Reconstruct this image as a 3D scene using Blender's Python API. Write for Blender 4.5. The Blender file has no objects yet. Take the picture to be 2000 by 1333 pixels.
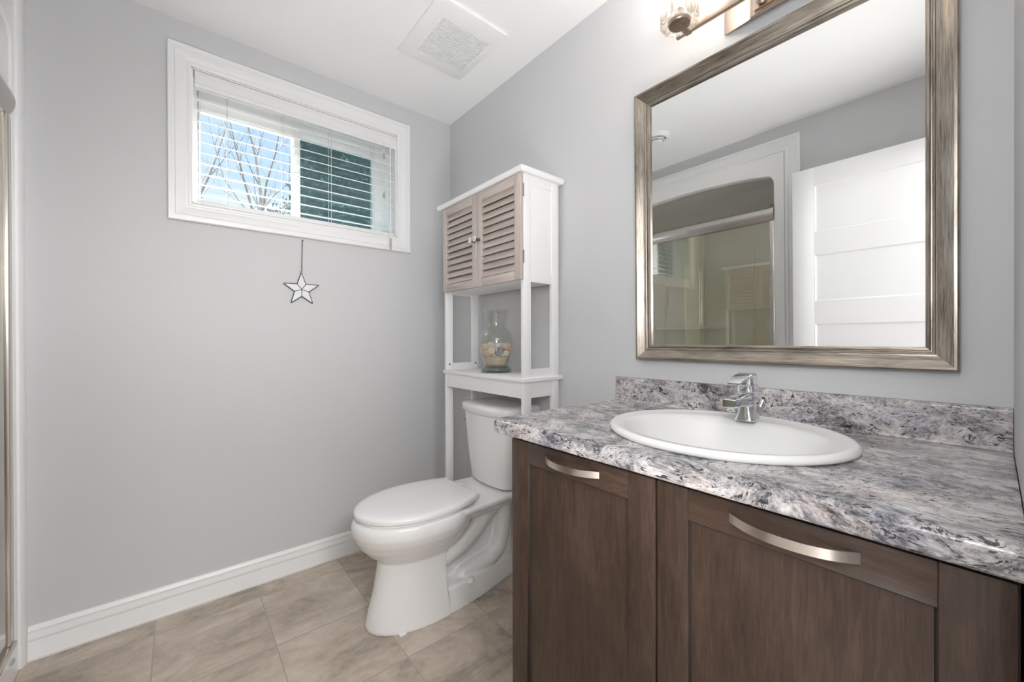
import bpy, bmesh, math, random
from mathutils import Vector, Matrix

# ------------------------------------------------------------------ camera, light, exposure
S = bpy.context.scene
COL = S.collection
cam_d = bpy.data.cameras.new('camera'); cam = bpy.data.objects.new('camera', cam_d); COL.objects.link(cam)
cam_d.sensor_width = 36.0; cam_d.lens = 783.056 / 2000 * 36.0; cam_d.clip_start = 0.01
F = Vector((0.63964204, 0.76866659, -0.00311895)); R = Vector((0.76866202, -0.63964932, -0.0027300)); U = R.cross(F)
M = Matrix((R, U, -F)).transposed().to_4x4(); M.translation = Vector((-1.27501, -2.11439, 1.09426))
cam.matrix_world = M
S.camera = cam
S.view_settings.view_transform = 'Standard'; S.view_settings.look = 'None'
S.view_settings.gamma = 1.0; S.view_settings.use_curve_mapping = False
S.view_settings.exposure = 0.36
cy = S.cycles
cy.max_bounces = 14; cy.diffuse_bounces = 7; cy.glossy_bounces = 8; cy.transmission_bounces = 10
cy.transparent_max_bounces = 24; cy.sample_clamp_indirect = 6.0
cy.caustics_reflective = False; cy.caustics_refractive = False
cy.use_denoising = True

VANITY_W, HALL_W, WORLD = 2.9, 64.0, 1.0

# soft white fill lamps added at the doorway behind the camera, no real fixture
def area(name, loc, aim, size, watts, spread=180):
    ld = bpy.data.lights.new(name, 'AREA'); ld.shape = 'DISK'; ld.size = size; ld.energy = watts; ld.spread = math.radians(spread)
    lo = bpy.data.objects.new(name, ld); COL.objects.link(lo); lo.location = loc
    lo.rotation_euler = Vector(aim).to_track_quat('-Z', 'Y').to_euler()
area('doorway_fill', (-1.25, -2.13, 1.36), (1.0, 0.55, 0.10), 0.34, 3.6, 150)
area('doorway_high_fill', (-1.25, -2.13, 1.75), (1.0, 0.75, 0.22), 0.46, 2.4)
area('doorway_low_fill', (-1.0, -2.25, 0.35), (0.15, 0.75, 1.0), 0.6, 4.4, 90)

# ------------------------------------------------------------------ node helpers
class NT:
    def __init__(s, mat):
        s.t = mat.node_tree; s.n = s.t.nodes; s.l = s.t.links
    def add(s, typ, **kw):
        n = s.n.new(typ)
        for k, v in kw.items():
            if k.startswith('_'): setattr(n, k[1:], v)
        for k, v in kw.items():
            if not k.startswith('_'):
                key = k.replace('__', ' ')
                sock = n.inputs[int(key[1:])] if key[0] == 'i' and key[1:].isdigit() else n.inputs[key]
                if isinstance(v, bpy.types.NodeSocket): s.l.new(v, sock)
                else: sock.default_value = v
        return n
    def math(s, op, a, b=0.0, c=None):
        n = s.n.new('ShaderNodeMath'); n.operation = op
        for i, v in enumerate((a, b) if c is None else (a, b, c)):
            if isinstance(v, bpy.types.NodeSocket): s.l.new(v, n.inputs[i])
            else: n.inputs[i].default_value = v
        return n.outputs[0]
    def mix(s, fac, a, b, blend='MIX'):
        n = s.n.new('ShaderNodeMix'); n.data_type = 'RGBA'; n.blend_type = blend
        for i, v in ((0, fac), (6, a), (7, b)):
            if isinstance(v, bpy.types.NodeSocket): s.l.new(v, n.inputs[i])
            else: n.inputs[i].default_value = v
        return n.outputs[2]
    def ramp(s, fac, stops):
        n = s.n.new('ShaderNodeValToRGB'); e = n.color_ramp.elements
        while len(e) < len(stops): e.new(0.5)
        for el, (p, c) in zip(e, stops):
            el.position = p; el.color = c if len(c) == 4 else (*c, 1)
        s.l.new(fac, n.inputs[0]); return n.outputs[0]
    def obj(s, scale=(1, 1, 1), rot=(0, 0, 0), loc=(0, 0, 0)):
        tc = s.n.new('ShaderNodeTexCoord')
        m = s.add('ShaderNodeMapping', Vector=tc.outputs['Object'], Scale=scale, Rotation=rot, Location=loc)
        return m.outputs[0]
    def noise(s, vec, scale, detail=4, rough=0.55, dist=0.0):
        return s.add('ShaderNodeTexNoise', Vector=vec, Scale=scale, Detail=detail, Roughness=rough, Distortion=dist).outputs[0]

def c4(c): return (*c, 1.0) if len(c) == 3 else c
def lin(r, g, b):
    f = lambda v: (v / 255 / 12.92) if v / 255 <= 0.04045 else ((v / 255 + 0.055) / 1.055) ** 2.4
    return (f(r), f(g), f(b), 1.0)

def mat_new(name):
    m = bpy.data.materials.new(name); m.use_nodes = True
    return m, NT(m), m.node_tree.nodes['Principled BSDF'], m.node_tree.nodes['Material Output']

def plain(name, col, rough=0.5, metal=0.0, spec=0.5, coat=0.0, mottle=0.0, mscale=30, bump=0.0, bscale=200, aniso=0.0):
    m, t, p, o = mat_new(name)
    p.inputs['Base Color'].default_value = c4(col); p.inputs['Roughness'].default_value = rough
    p.inputs['Metallic'].default_value = metal; p.inputs['Specular IOR Level'].default_value = spec
    p.inputs['Coat Weight'].default_value = coat; p.inputs['Coat Roughness'].default_value = 0.05
    v = t.obj()
    if mottle:
        n = t.noise(v, mscale)
        k = t.math('MULTIPLY_ADD', n, 2 * mottle, 1 - mottle)
        mm = t.add('ShaderNodeVectorMath', _operation='SCALE', i0=(col[0], col[1], col[2]), Scale=k)
        t.l.new(mm.outputs[0], p.inputs['Base Color'])
    if bump:
        b = t.add('ShaderNodeBump', Height=t.noise(v, bscale, 3), Strength=bump, Distance=0.002)
        t.l.new(b.outputs[0], p.inputs['Normal'])
    if aniso: p.inputs['Anisotropic'].default_value = aniso
    return m

def wood(name, cols, axis, scale=1.0, rough=0.5, metal=0.0, contrast=(0.3, 0.7), bump=0.15, spec=0.5, along=1.0):
    """grain runs along axis (0,1,2)"""
    m, t, p, o = mat_new(name)
    s1 = [60 * scale] * 3; s1[axis] = 3.0 * along
    s2 = [260 * scale] * 3; s2[axis] = 9.0 * along
    s3 = [6 * scale] * 3; s3[axis] = 1.6 * along
    n1 = t.noise(t.obj(tuple(s1)), 1.0, 4, 0.6, 0.6)
    n2 = t.noise(t.obj(tuple(s2)), 1.0, 2, 0.6)
    n3 = t.noise(t.obj(tuple(s3)), 1.0, 3, 0.5, 0.4)
    f = t.math('ADD', t.math('MULTIPLY', n1, 0.42), t.math('ADD', t.math('MULTIPLY', n2, 0.26), t.math('MULTIPLY', n3, 0.32)))
    c = t.ramp(f, [(contrast[0], cols[0]), ((contrast[0] + contrast[1]) / 2, cols[1]), (contrast[1], cols[2])])
    t.l.new(c, p.inputs['Base Color'])
    p.inputs['Roughness'].default_value = rough; p.inputs['Metallic'].default_value = metal
    p.inputs['Specular IOR Level'].default_value = spec
    b = t.add('ShaderNodeBump', Height=f, Strength=bump, Distance=0.002)
    t.l.new(b.outputs[0], p.inputs['Normal'])
    return m

def thin_glass(name, tint, f0=0.04, gloss=0.02, extra=0.0, extra_col=(1, 1, 1)):
    """window-type glass: straight-through transmission with Fresnel reflection"""
    m, t, p, o = mat_new(name); t.n.remove(p)
    tr = t.add('ShaderNodeBsdfTransparent', Color=c4(tint))
    gl = t.add('ShaderNodeBsdfGlossy', Color=(1, 1, 1, 1), Roughness=gloss)
    lw = t.add('ShaderNodeLayerWeight', Blend=0.5)
    f = t.math('MULTIPLY_ADD', t.math('POWER', lw.outputs['Facing'], 3.6), 0.9 - f0, f0)
    mx = t.add('ShaderNodeMixShader', Fac=f, i1=tr.outputs[0], i2=gl.outputs[0])
    out = mx.outputs[0]
    if extra:
        d = t.add('ShaderNodeBsdfDiffuse', Color=c4(extra_col))
        out = t.add('ShaderNodeMixShader', Fac=extra, i1=out, i2=d.outputs[0]).outputs[0]
    t.l.new(out, o.inputs['Surface'])
    return m

# ------------------------------------------------------------------ world (bright winter sky)
w = bpy.data.worlds.new('sky'); S.world = w; w.use_nodes = True
wt = NT(w); bg = w.node_tree.nodes['Background']
tc = wt.n.new('ShaderNodeTexCoord')
sep = wt.add('ShaderNodeSeparateXYZ', Vector=tc.outputs['Generated'])
cl = wt.noise(wt.add('ShaderNodeMapping', Vector=tc.outputs['Generated'], Scale=(1, 1, 2.2)).outputs[0], 3.2, 5, 0.55, 0.3)
skyc = wt.ramp(cl, [(0.40, (0.49, 0.69, 1.0)), (0.70, (0.80, 0.89, 1.0))])
skyc = wt.mix(wt.math('MINIMUM', wt.math('MULTIPLY', wt.math('MAXIMUM', wt.math('SUBTRACT', sep.outputs[2], 0.42), 0.0), 5.0), 1.0), skyc, (1.0, 0.985, 0.96, 1))
wt.l.new(skyc, bg.inputs[0])
wt.l.new(wt.math('MULTIPLY', wt.math('MULTIPLY_ADD', wt.math('MAXIMUM', wt.math('SUBTRACT', sep.outputs[2], 0.42), 0.0), 105.0, 0.90), WORLD), bg.inputs[1])

# ------------------------------------------------------------------ mesh helpers
OFF = {}
def link(name, me, parent=None, loc=None):
    o = bpy.data.objects.new(name, me); COL.objects.link(o)
    if parent is not None:
        o.parent = parent; OFF[o] = OFF[parent]
    else:
        loc = Vector(loc) if loc is not None else Vector((0, 0, 0))
        o.location = loc; OFF[o] = loc
    return o

def obj(name, bm, mat, parent=None, base=None, sharp=30, local=False, keepn=False):
    """link bm (world coordinates, or local ones) as one mesh object"""
    if not keepn: bmesh.ops.recalc_face_normals(bm, faces=bm.faces[:])
    me = bpy.data.meshes.new(name)
    off = OFF[parent] if parent is not None else None
    if off is None:
        if base is None:
            xs = [v.co for v in bm.verts]
            base = Vector(((min(c.x for c in xs) + max(c.x for c in xs)) / 2, (min(c.y for c in xs) + max(c.y for c in xs)) / 2, min(c.z for c in xs)))
        off = Vector(base)
    if not local:
        for v in bm.verts: v.co -= off
    bm.to_mesh(me); bm.free()
    for m in (mat if isinstance(mat, (list, tuple)) else [mat]): me.materials.append(m)
    for p in me.polygons: p.use_smooth = True
    me.set_sharp_from_angle(angle=math.radians(sharp))
    return link(name, me, parent, off)

def empty(name, loc, label=None, cat=None, group=None, kind=None):
    o = link(name, None, None, loc); o.empty_display_size = 0.05
    tag(o, label, cat, group, kind); return o

def tag(o, label=None, cat=None, group=None, kind=None):
    if label: o['label'] = label
    if cat: o['category'] = cat
    if group: o['group'] = group
    if kind: o['kind'] = kind
    return o

def bx(bm, x0, x1, y0, y1, z0, z1, bev=0.0, seg=2, mi=0):
    x0, x1 = sorted((x0, x1)); y0, y1 = sorted((y0, y1)); z0, z1 = sorted((z0, z1))
    vs = [bm.verts.new((x, y, z)) for x in (x0, x1) for y in (y0, y1) for z in (z0, z1)]
    fs = [bm.faces.new([vs[i] for i in q]) for q in ((0, 1, 3, 2), (4, 6, 7, 5), (0, 4, 5, 1), (2, 3, 7, 6), (0, 2, 6, 4), (1, 5, 7, 3))]
    for f in fs: f.material_index = mi
    if bev:
        es = list({e for f in fs for e in f.edges})
        bmesh.ops.bevel(bm, geom=es, offset=bev, segments=seg, affect='EDGES', profile=0.5)
    return bm
def box(*a, **k): return bx(bmesh.new(), *a, **k)

def loft(bm, rings, cap0=True, cap1=True, closed=True, mi=0):
    rows = [[bm.verts.new(p) for p in r] for r in rings]
    n = len(rows[0])
    for a, b in zip(rows, rows[1:]):
        for i in range(n if closed else n - 1):
            j = (i + 1) % n
            f = bm.faces.new((a[i], a[j], b[j], b[i])); f.material_index = mi
    if cap0: bm.faces.new(rows[0][::-1]).material_index = mi
    if cap1: bm.faces.new(rows[-1]).material_index = mi
    return bm

def lathe(bm, prof, c, n=48, axis='z', mi=0):
    """prof: (r, h) from start to end; axis z by default"""
    rings = []
    for r, h in prof:
        ring = []
        for i in range(n):
            a = 2 * math.pi * i / n; u, v = max(r, 1e-5) * math.cos(a), max(r, 1e-5) * math.sin(a)
            ring.append({'z': (c[0] + u, c[1] + v, c[2] + h), 'x': (c[0] + h, c[1] + u, c[2] + v), 'y': (c[0] + u, c[1] + h, c[2] + v)}[axis])
        rings.append(ring)
    return loft(bm, rings, mi=mi)

def tube(bm, pts, rad, n=10, cap=True, mi=0, sx=1.0):
    pts = [Vector(p) for p in pts]; rads = rad if isinstance(rad, (list, tuple)) else [rad] * len(pts)
    rings = []; prev = None
    for i, p in enumerate(pts):
        d = (pts[min(i + 1, len(pts) - 1)] - pts[max(i - 1, 0)]).normalized()
        if prev is None:
            a = Vector((0, 0, 1)) if abs(d.z) < 0.9 else Vector((1, 0, 0))
            prev = (a - d * a.dot(d)).normalized()
        else: prev = (prev - d * prev.dot(d)).normalized()
        q = d.cross(prev)
        rings.append([p + (prev * math.cos(2 * math.pi * k / n) * sx + q * math.sin(2 * math.pi * k / n)) * rads[i] for k in range(n)])
    return loft(bm, rings, cap, cap, mi=mi)

def prism(bm, poly, axis, a0, a1, mi=0):
    """poly 2D points extruded along axis: x->(y,z), y->(x,z), z->(x,y)"""
    def P(u, v, a): return {'x': (a, u, v), 'y': (u, a, v), 'z': (u, v, a)}[axis]
    return loft(bm, [[P(u, v, a0) for u, v in poly], [P(u, v, a1) for u, v in poly]], mi=mi)

def miter(rect, prof, fn, sides='LRBT'):
    """mitred frame pieces round an inner rectangle (a0,a1,b0,b1). prof = closed (d,h): d outwards, h off the wall"""
    a0, a1, b0, b1 = rect; out = {}
    for s in sides:
        bm = bmesh.new(); e0 = []; e1 = []
        for d, h in prof:
            if s == 'L': e0.append(fn(a0 - d, b0 - d, h)); e1.append(fn(a0 - d, b1 + d, h))
            if s == 'R': e0.append(fn(a1 + d, b0 - d, h)); e1.append(fn(a1 + d, b1 + d, h))
            if s == 'B': e0.append(fn(a0 - d, b0 - d, h)); e1.append(fn(a1 + d, b0 - d, h))
            if s == 'T': e0.append(fn(a0 - d, b1 + d, h)); e1.append(fn(a1 + d, b1 + d, h))
        loft(bm, [e0, e1]); out[s] = bm
    return out

def merge(bms):
    out = bmesh.new()
    for b in bms:
        me = bpy.data.meshes.new('t'); b.to_mesh(me); out.from_mesh(me); b.free(); bpy.data.meshes.remove(me)
    return out

def arc(cx, cy_, r, a0, a1, n):
    return [(cx + r * math.cos(math.radians(a0 + (a1 - a0) * i / n)), cy_ + r * math.sin(math.radians(a0 + (a1 - a0) * i / n))) for i in range(n + 1)]

def rrect(hx, hy, r, n=6, cx=0, cy_=0):
    out = []
    for sx, sy, a in ((1, 1, 0), (-1, 1, 90), (-1, -1, 180), (1, -1, 270)):
        out += arc(cx + sx * (hx - r), cy_ + sy * (hy - r), r, a, a + 90, n)
    return out

# ------------------------------------------------------------------ materials
WALL = plain('wall_paint', (0.625, 0.63, 0.64), 0.75, bump=0.05, bscale=350, spec=0.25)
CEIL = plain('ceiling_paint', (0.92, 0.925, 0.93), 0.9, bump=0.03, bscale=300, spec=0.2)
TRIM = plain('white_trim', (0.86, 0.865, 0.87), 0.32, spec=0.5)
WHITE = plain('white_painted_wood', (0.90, 0.90, 0.905), 0.42, bump=0.02, bscale=120)
VINYL = plain('white_vinyl', (0.93, 0.93, 0.93), 0.35)
BLIND = plain('blind_white', (0.84, 0.84, 0.84), 0.4)
CERAMIC = plain('white_ceramic', (0.89, 0.89, 0.89), 0.07, coat=0.3)
SINKW = plain('warm_white_ceramic', (0.83, 0.83, 0.815), 0.34, spec=0.3)
PLAST = plain('white_plastic', (0.89, 0.89, 0.89), 0.22)
ACRYL = plain('white_acrylic', (0.92, 0.92, 0.91), 0.12)
CHROME = plain('chrome', (0.80, 0.82, 0.85), 0.04, 1.0)
NICKEL = plain('brushed_nickel', (0.66, 0.59, 0.53), 0.28, 1.0, bump=0.03, bscale=400)
SATIN = plain('satin_nickel_fixture', (0.50, 0.41, 0.345), 0.33, 1.0)
TRACKM = plain('shower_track_nickel', (0.60, 0.56, 0.52), 0.24, 1.0)
DARKM = plain('dark_metal', (0.05, 0.05, 0.05), 0.45, 0.8)
BLACK = plain('door_gap_shade', (0.01, 0.01, 0.01), 0.8)  # black stands in for the shade in the gap between the cabinet doors
LEAD = plain('lead_came', (0.06, 0.06, 0.063), 0.55, 0.3)
PEARL = plain('pearl_glass', (0.80, 0.81, 0.82), 0.25, mottle=0.06, mscale=60)
CORD = plain('cord_white', (0.70, 0.70, 0.70), 0.7)
GREYP = plain('grey_plastic', (0.45, 0.45, 0.46), 0.4)
DARKGAP = plain('vent_shade_dark', (0.07, 0.07, 0.07), 0.9)  # dark colour paints the shade of the cavity behind the fan grille
SAND = plain('sand', (0.66, 0.54, 0.42), 0.95, mottle=0.25, mscale=600, bump=0.5, bscale=900)
BARK = plain('bark', (0.022, 0.021, 0.020), 0.9, mottle=0.3, mscale=8)
GRASS = plain('lawn', (0.055, 0.058, 0.045), 0.95, mottle=0.4, mscale=9)
MIRROR = plain('mirror_silver', (0.83, 0.84, 0.835), 0.0, 1.0)
GLASS = thin_glass('window_glass', (0.97, 0.99, 1.0), 0.05)
VASEG = thin_glass('vase_glass', (0.95, 0.952, 0.94), 0.035, 0.01)
VASEB = thin_glass('vase_base_glass', (0.64, 0.73, 0.70), 0.07, 0.02)
SHOWERG = thin_glass('tinted_shower_glass', (0.965, 0.955, 0.86), 0.15, 0.01)
SCREEN = thin_glass('insect_screen', (0.62, 0.74, 0.76), 0.0, 0.5, 0.46, (0.14, 0.20, 0.208))

def tile_mat():
    m, t, p, o = mat_new('floor_tile')
    tc = t.n.new('ShaderNodeTexCoord'); sp = t.add('ShaderNodeSeparateXYZ', Vector=tc.outputs['Object'])
    u = t.math('DIVIDE', t.math('ADD', sp.outputs[0], 1.3475), 0.3380)
    v = t.math('DIVIDE', t.math('ADD', sp.outputs[1], 0.4725), 0.3520)
    fu, fv = t.math('FRACT', u), t.math('FRACT', v)
    eu = t.math('MINIMUM', fu, t.math('SUBTRACT', 1.0, fu)); ev = t.math('MINIMUM', fv, t.math('SUBTRACT', 1.0, fv))
    e = t.math('MINIMUM', eu, ev)
    grout = t.math('LESS_THAN', e, 0.0062)
    iu, iv = t.math('FLOOR', u), t.math('FLOOR', v)
    cid = t.add('ShaderNodeCombineXYZ', X=iu, Y=iv)
    wn = t.add('ShaderNodeTexWhiteNoise', _noise_dimensions='2D', Vector=cid.outputs[0])
    offs = t.add('ShaderNodeVectorMath', _operation='SCALE', i0=wn.outputs['Color'], Scale=9.0)
    pv = t.add('ShaderNodeVectorMath', _operation='ADD', i0=tc.outputs['Object'], i1=offs.outputs[0])
    st = t.add('ShaderNodeMapping', Vector=pv.outputs[0], Rotation=(0, 0, 0.75), Scale=(1.0, 1.9, 1.0))
    n1 = t.noise(st.outputs[0], 3.6, 6, 0.62, 1.1)
    n2 = t.noise(pv.outputs[0], 42, 4, 0.6)
    f = t.math('ADD', t.math('MULTIPLY', n1, 0.80), t.math('MULTIPLY', n2, 0.20))
    f = t.math('ADD', f, t.math('MULTIPLY', t.math('SUBTRACT', wn.outputs['Value'], 0.5), 0.10))
    c = t.ramp(f, [(0.36, (0.31, 0.275, 0.222)), (0.46, (0.46, 0.385, 0.317)), (0.56, (0.555, 0.475, 0.395)), (0.68, (0.65, 0.57, 0.49))])
    c = t.mix(grout, c, (0.40, 0.335, 0.275, 1))
    t.l.new(c, p.inputs['Base Color']); p.inputs['Roughness'].default_value = 0.42
    h = t.math('SUBTRACT', t.math('MULTIPLY', f, 0.25), t.math('MULTIPLY', grout, 0.6))
    b = t.add('ShaderNodeBump', Height=h, Strength=0.25, Distance=0.004); t.l.new(b.outputs[0], p.inputs['Normal'])
    return m
TILE = tile_mat()

def granite():
    m, t, p, o = mat_new('granite_laminate')
    v = t.obj((1, 0.62, 1))
    warp = t.add('ShaderNodeTexNoise', Vector=v, Scale=7.0, Detail=3)
    wv = t.add('ShaderNodeVectorMath', _operation='SCALE', i0=warp.outputs['Color'], Scale=0.12)
    vv = t.add('ShaderNodeVectorMath', _operation='ADD', i0=v, i1=wv.outputs[0]).outputs[0]
    big = t.noise(vv, 11, 5, 0.65, 0.6)
    mid = t.noise(vv, 46, 6, 0.75, 0.5)
    fine = t.noise(vv, 210, 4, 0.75, 0.6)
    f = t.math('ADD', t.math('MULTIPLY', big, 0.34), t.math('ADD', t.math('MULTIPLY', mid, 0.36), t.math('MULTIPLY', fine, 0.30)))
    base = t.ramp(f, [(0.385, (0.020, 0.020, 0.025)), (0.432, (0.11, 0.106, 0.113)), (0.480, (0.30, 0.287, 0.297)), (0.530, (0.52, 0.49, 0.485)), (0.605, (0.75, 0.72, 0.695))])
    tint = t.noise(t.obj((1, 0.6, 1), loc=(3, 7, 1)), 12, 5, 0.65, 0.4)
    brown = t.ramp(tint, [(0.56, (0, 0, 0)), (0.70, (1, 1, 1))])
    base = t.mix(t.math('MULTIPLY', brown, 0.55), base, t.mix(1.0, base, (0.95, 0.70, 0.55, 1), 'MULTIPLY'))
    blue = t.ramp(t.noise(t.obj((1, 0.6, 1), loc=(9, 2, 4)), 8, 4, 0.6), [(0.52, (0, 0, 0)), (0.66, (1, 1, 1))])
    base = t.mix(t.math('MULTIPLY', blue, 0.5), base, t.mix(1.0, base, (0.82, 0.88, 1.0, 1), 'MULTIPLY'))
    fl = t.noise(vv, 130, 3, 0.6, 0.8); cl_ = t.noise(vv, 14, 3, 0.6)
    spk = t.math('MULTIPLY', t.math('GREATER_THAN', fl, 0.60), t.math('GREATER_THAN', cl_, 0.46))
    base = t.mix(t.math('MULTIPLY', spk, 0.9), base, (0.02, 0.02, 0.026, 1))
    t.l.new(base, p.inputs['Base Color']); p.inputs['Roughness'].default_value = 0.22
    p.inputs['Specular IOR Level'].default_value = 0.5
    return m
GRANITE = granite()
VAN = [(0.031, 0.0165, 0.0105), (0.060, 0.036, 0.025), (0.100, 0.063, 0.045)]
VWOOD_Z = wood('dark_stained_wood', VAN, 2, 1.5, 0.38, contrast=(0.34, 0.66), bump=0.06, along=3.2)
VWOOD_Y = wood('dark_stained_wood_rail', VAN, 1, 1.5, 0.38, contrast=(0.34, 0.66), bump=0.06, along=3.2)
TAU = [(0.35, 0.275, 0.243), (0.56, 0.48, 0.44), (0.73, 0.66, 0.62)]
TWOOD_Z = wood('taupe_washed_wood', TAU, 2, 1.0, 0.5, contrast=(0.30, 0.70))
TWOOD_Y = wood('taupe_washed_wood_rail', TAU, 1, 1.0, 0.5, contrast=(0.30, 0.70))
FRM = [(0.085, 0.072, 0.060), (0.30, 0.26, 0.22), (0.47, 0.42, 0.365)]
FRAME_Z = wood('champagne_frame_stile', FRM, 2, 5.0, 0.30, 0.8, (0.34, 0.60), 0.10, along=4.0)
FRAME_Y = wood('champagne_frame_rail', FRM, 1, 5.0, 0.30, 0.8, (0.34, 0.60), 0.10, along=4.0)

# ------------------------------------------------------------------ room shell
H = 2.4; XL = -1.693; YR = -2.14
def struct(name, bm, mat, parent=None, kind=True, **k):
    o = obj(name, bm, mat, parent, **k)
    if kind and parent is None: o['kind'] = 'structure'
    return o
def holed(axis, d0, d1, A0, A1, B0, B1, holes):
    """wall slab with rectangular holes (a0,a1,b0,b1), cut as a grid of boxes with shared vertices removed"""
    bm = bmesh.new()
    As = sorted({A0, A1, *[h[0] for h in holes], *[h[1] for h in holes]}); Bs = sorted({B0, B1, *[h[2] for h in holes], *[h[3] for h in holes]})
    def solid(i, j):
        if not (0 <= i < len(As) - 1 and 0 <= j < len(Bs) - 1): return False
        a, b = (As[i] + As[i + 1]) / 2, (Bs[j] + Bs[j + 1]) / 2
        return not any(h[0] < a < h[1] and h[2] < b < h[3] for h in holes)
    V = {}
    def vert(i, j, d):
        k = (i, j, d)
        if k not in V:
            a, b = As[i], Bs[j]
            V[k] = bm.verts.new((d, a, b) if axis == 'x' else (a, d, b))
        return V[k]
    for i in range(len(As) - 1):
        for j in range(len(Bs) - 1):
            if not solid(i, j): continue
            for d in (d0, d1):
                bm.faces.new([vert(i, j, d), vert(i + 1, j, d), vert(i + 1, j + 1, d), vert(i, j + 1, d)])
            for (ni, nj, p, q) in ((i - 1, j, (i, j), (i, j + 1)), (i + 1, j, (i + 1, j), (i + 1, j + 1)), (i, j - 1, (i, j), (i + 1, j)), (i, j + 1, (i, j + 1), (i + 1, j + 1))):
                if not solid(ni, nj):
                    bm.faces.new([vert(*p, d0), vert(*q, d0), vert(*q, d1), vert(*p, d1)])
    return bm
HALL_Y = -3.75
struct('floor', box(-2.7, 0.12, HALL_Y - 0.1, 0.2, -0.1, 0.0), TILE, base=(0, 0, 0))
struct('ceiling', box(-2.7, 0.12, HALL_Y - 0.1, 0.2, H, H + 0.1), CEIL)
WX0, WX1, WZ0, WZ1 = -1.229, -0.345, 1.665, 2.222
struct('wall_back', holed('y', 0.0, 0.2, -2.7, 0.12, 0, H, [(WX0, WX1, WZ0, WZ1)]), WALL)
struct('wall_right', box(0, 0.12, HALL_Y - 0.1, 0.0, 0, H), WALL)
SY0, SY1 = -1.222, -0.066
struct('wall_left', holed('x', XL - 0.10, XL, YR, 0.0, 0, H, [(SY0 - 0.02, SY1 + 0.02, 0.0, 2.19)]), WALL)
struct('wall_rear', holed('y', YR - 0.12, YR, -2.7, 0.0, 0, H, [(-1.575, -0.775, 0, 2.06)]), WALL)
struct('wall_hall_end', box(-2.7, 0.0, HALL_Y - 0.1, HALL_Y, 0, H), WALL)
struct('wall_hall_side', box(-2.8, -2.7, HALL_Y - 0.1, 0.2, 0, H), WALL)

# baseboards
BB = [(0, 0), (0.0150, 0), (0.0160, 0.008), (0.0140, 0.012), (0.0140, 0.062), (0.0125, 0.066), (0.0150, 0.072), (0.0150, 0.078), (0.0105, 0.090), (0.0095, 0.098), (0.0110, 0.102), (0.0060, 0.113), (0, 0.1155)]
struct('baseboard_back', prism(bmesh.new(), [(-d, z) for d, z in BB], 'x', XL + 0.019, 0.0), TRIM)
struct('baseboard_right', prism(bmesh.new(), [(-d, z) for d, z in BB], 'y', -1.25, -0.0165), TRIM)
struct('baseboard_left', prism(bmesh.new(), [(XL + d, z) for d, z in BB], 'y', YR, -1.366), TRIM)

# ------------------------------------------------------------------ window
CAS = [(0, 0), (0, 0.010), (0.004, 0.013), (0.012, 0.013), (0.014, 0.0105), (0.020, 0.0105), (0.024, 0.014), (0.040, 0.0185), (0.052, 0.0195), (0.055, 0.0165), (0.058, 0.0165), (0.060, 0.0185), (0.0735, 0.0185), (0.0765, 0.015), (0.0765, 0)]
pcs = miter((WX0, WX1, WZ0 - 0.006, WZ1), CAS, lambda a, b, h: (a, -h, b))
struct('trim_1', merge(pcs.values()), TRIM)
win = empty('window_1', (-0.787, 0.0, WZ0), 'white two-pane sliding window under the ceiling', kind='structure')
b = bmesh.new(); T = 0.012
for a in ((WX0, WX0 + 0.004, 0.0, 0.16, WZ0, WZ1), (WX1 - 0.004, WX1, 0.0, 0.16, WZ0, WZ1), (WX0, WX1, 0.0, 0.16, WZ0, WZ0 + 0.004), (WX0, WX1, 0.0, 0.16, WZ1 - 0.004, WZ1)): bx(b, *a)
obj('jamb_liner', b, VINYL, win)
FR = [(0, 0), (0, 0.055), (-0.018, 0.055), (-0.018, 0.042), (-0.024, 0.042), (-0.024, 0)]
b = merge(miter((WX0 + 0.004, WX1 - 0.004, WZ0 + 0.004, WZ1 - 0.004), FR, lambda a, c, h: (a, 0.16 - h, c)).values())
obj('window_frame', b, VINYL, win)
b = bmesh.new()
fx0, fx1, fz0, fz1 = WX0 + 0.026, WX1 - 0.026, WZ0 + 0.026, WZ1 - 0.026
def sash(x0, x1, y, sl, sr, st, sb):
    b = bmesh.new()
    bx(b, x0, x0 + sl, y - 0.014, y + 0.014, fz0, fz1, 0.003); bx(b, x1 - sr, x1, y - 0.014, y + 0.014, fz0, fz1, 0.003)
    bx(b, x0 + sl, x1 - sr, y - 0.0125, y + 0.0125, fz0, fz0 + sb, 0.002); bx(b, x0 + sl, x1 - sr, y - 0.0125, y + 0.0125, fz1 - st, fz1, 0.002)
    return b
obj('sash', sash(fx0, -0.803, 0.115, 0.006, 0.030, 0.100, 0.010), VINYL, win)
obj('sash', sash(-0.835, fx1, 0.144, 0.030, 0.055, 0.075, 0.014), VINYL, win)
obj('pane', box(fx0 + 0.008, -0.834, 0.113, 0.117, fz0 + 0.009, fz1 - 0.098), GLASS, win)
obj('pane', box(-0.806, fx1 - 0.054, 0.142, 0.146, fz0 + 0.012, fz1 - 0.073), GLASS, win)
obj('insect_screen', box(-0.803, fx1 - 0.050, 0.1585, 0.1595, fz0 + 0.010, fz1 - 0.070), SCREEN, win)
b = box(-0.838, -0.826, 0.088, 0.101, 1.885, 1.925, 0.003); obj('sash_latch', b, VINYL, win)

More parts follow.
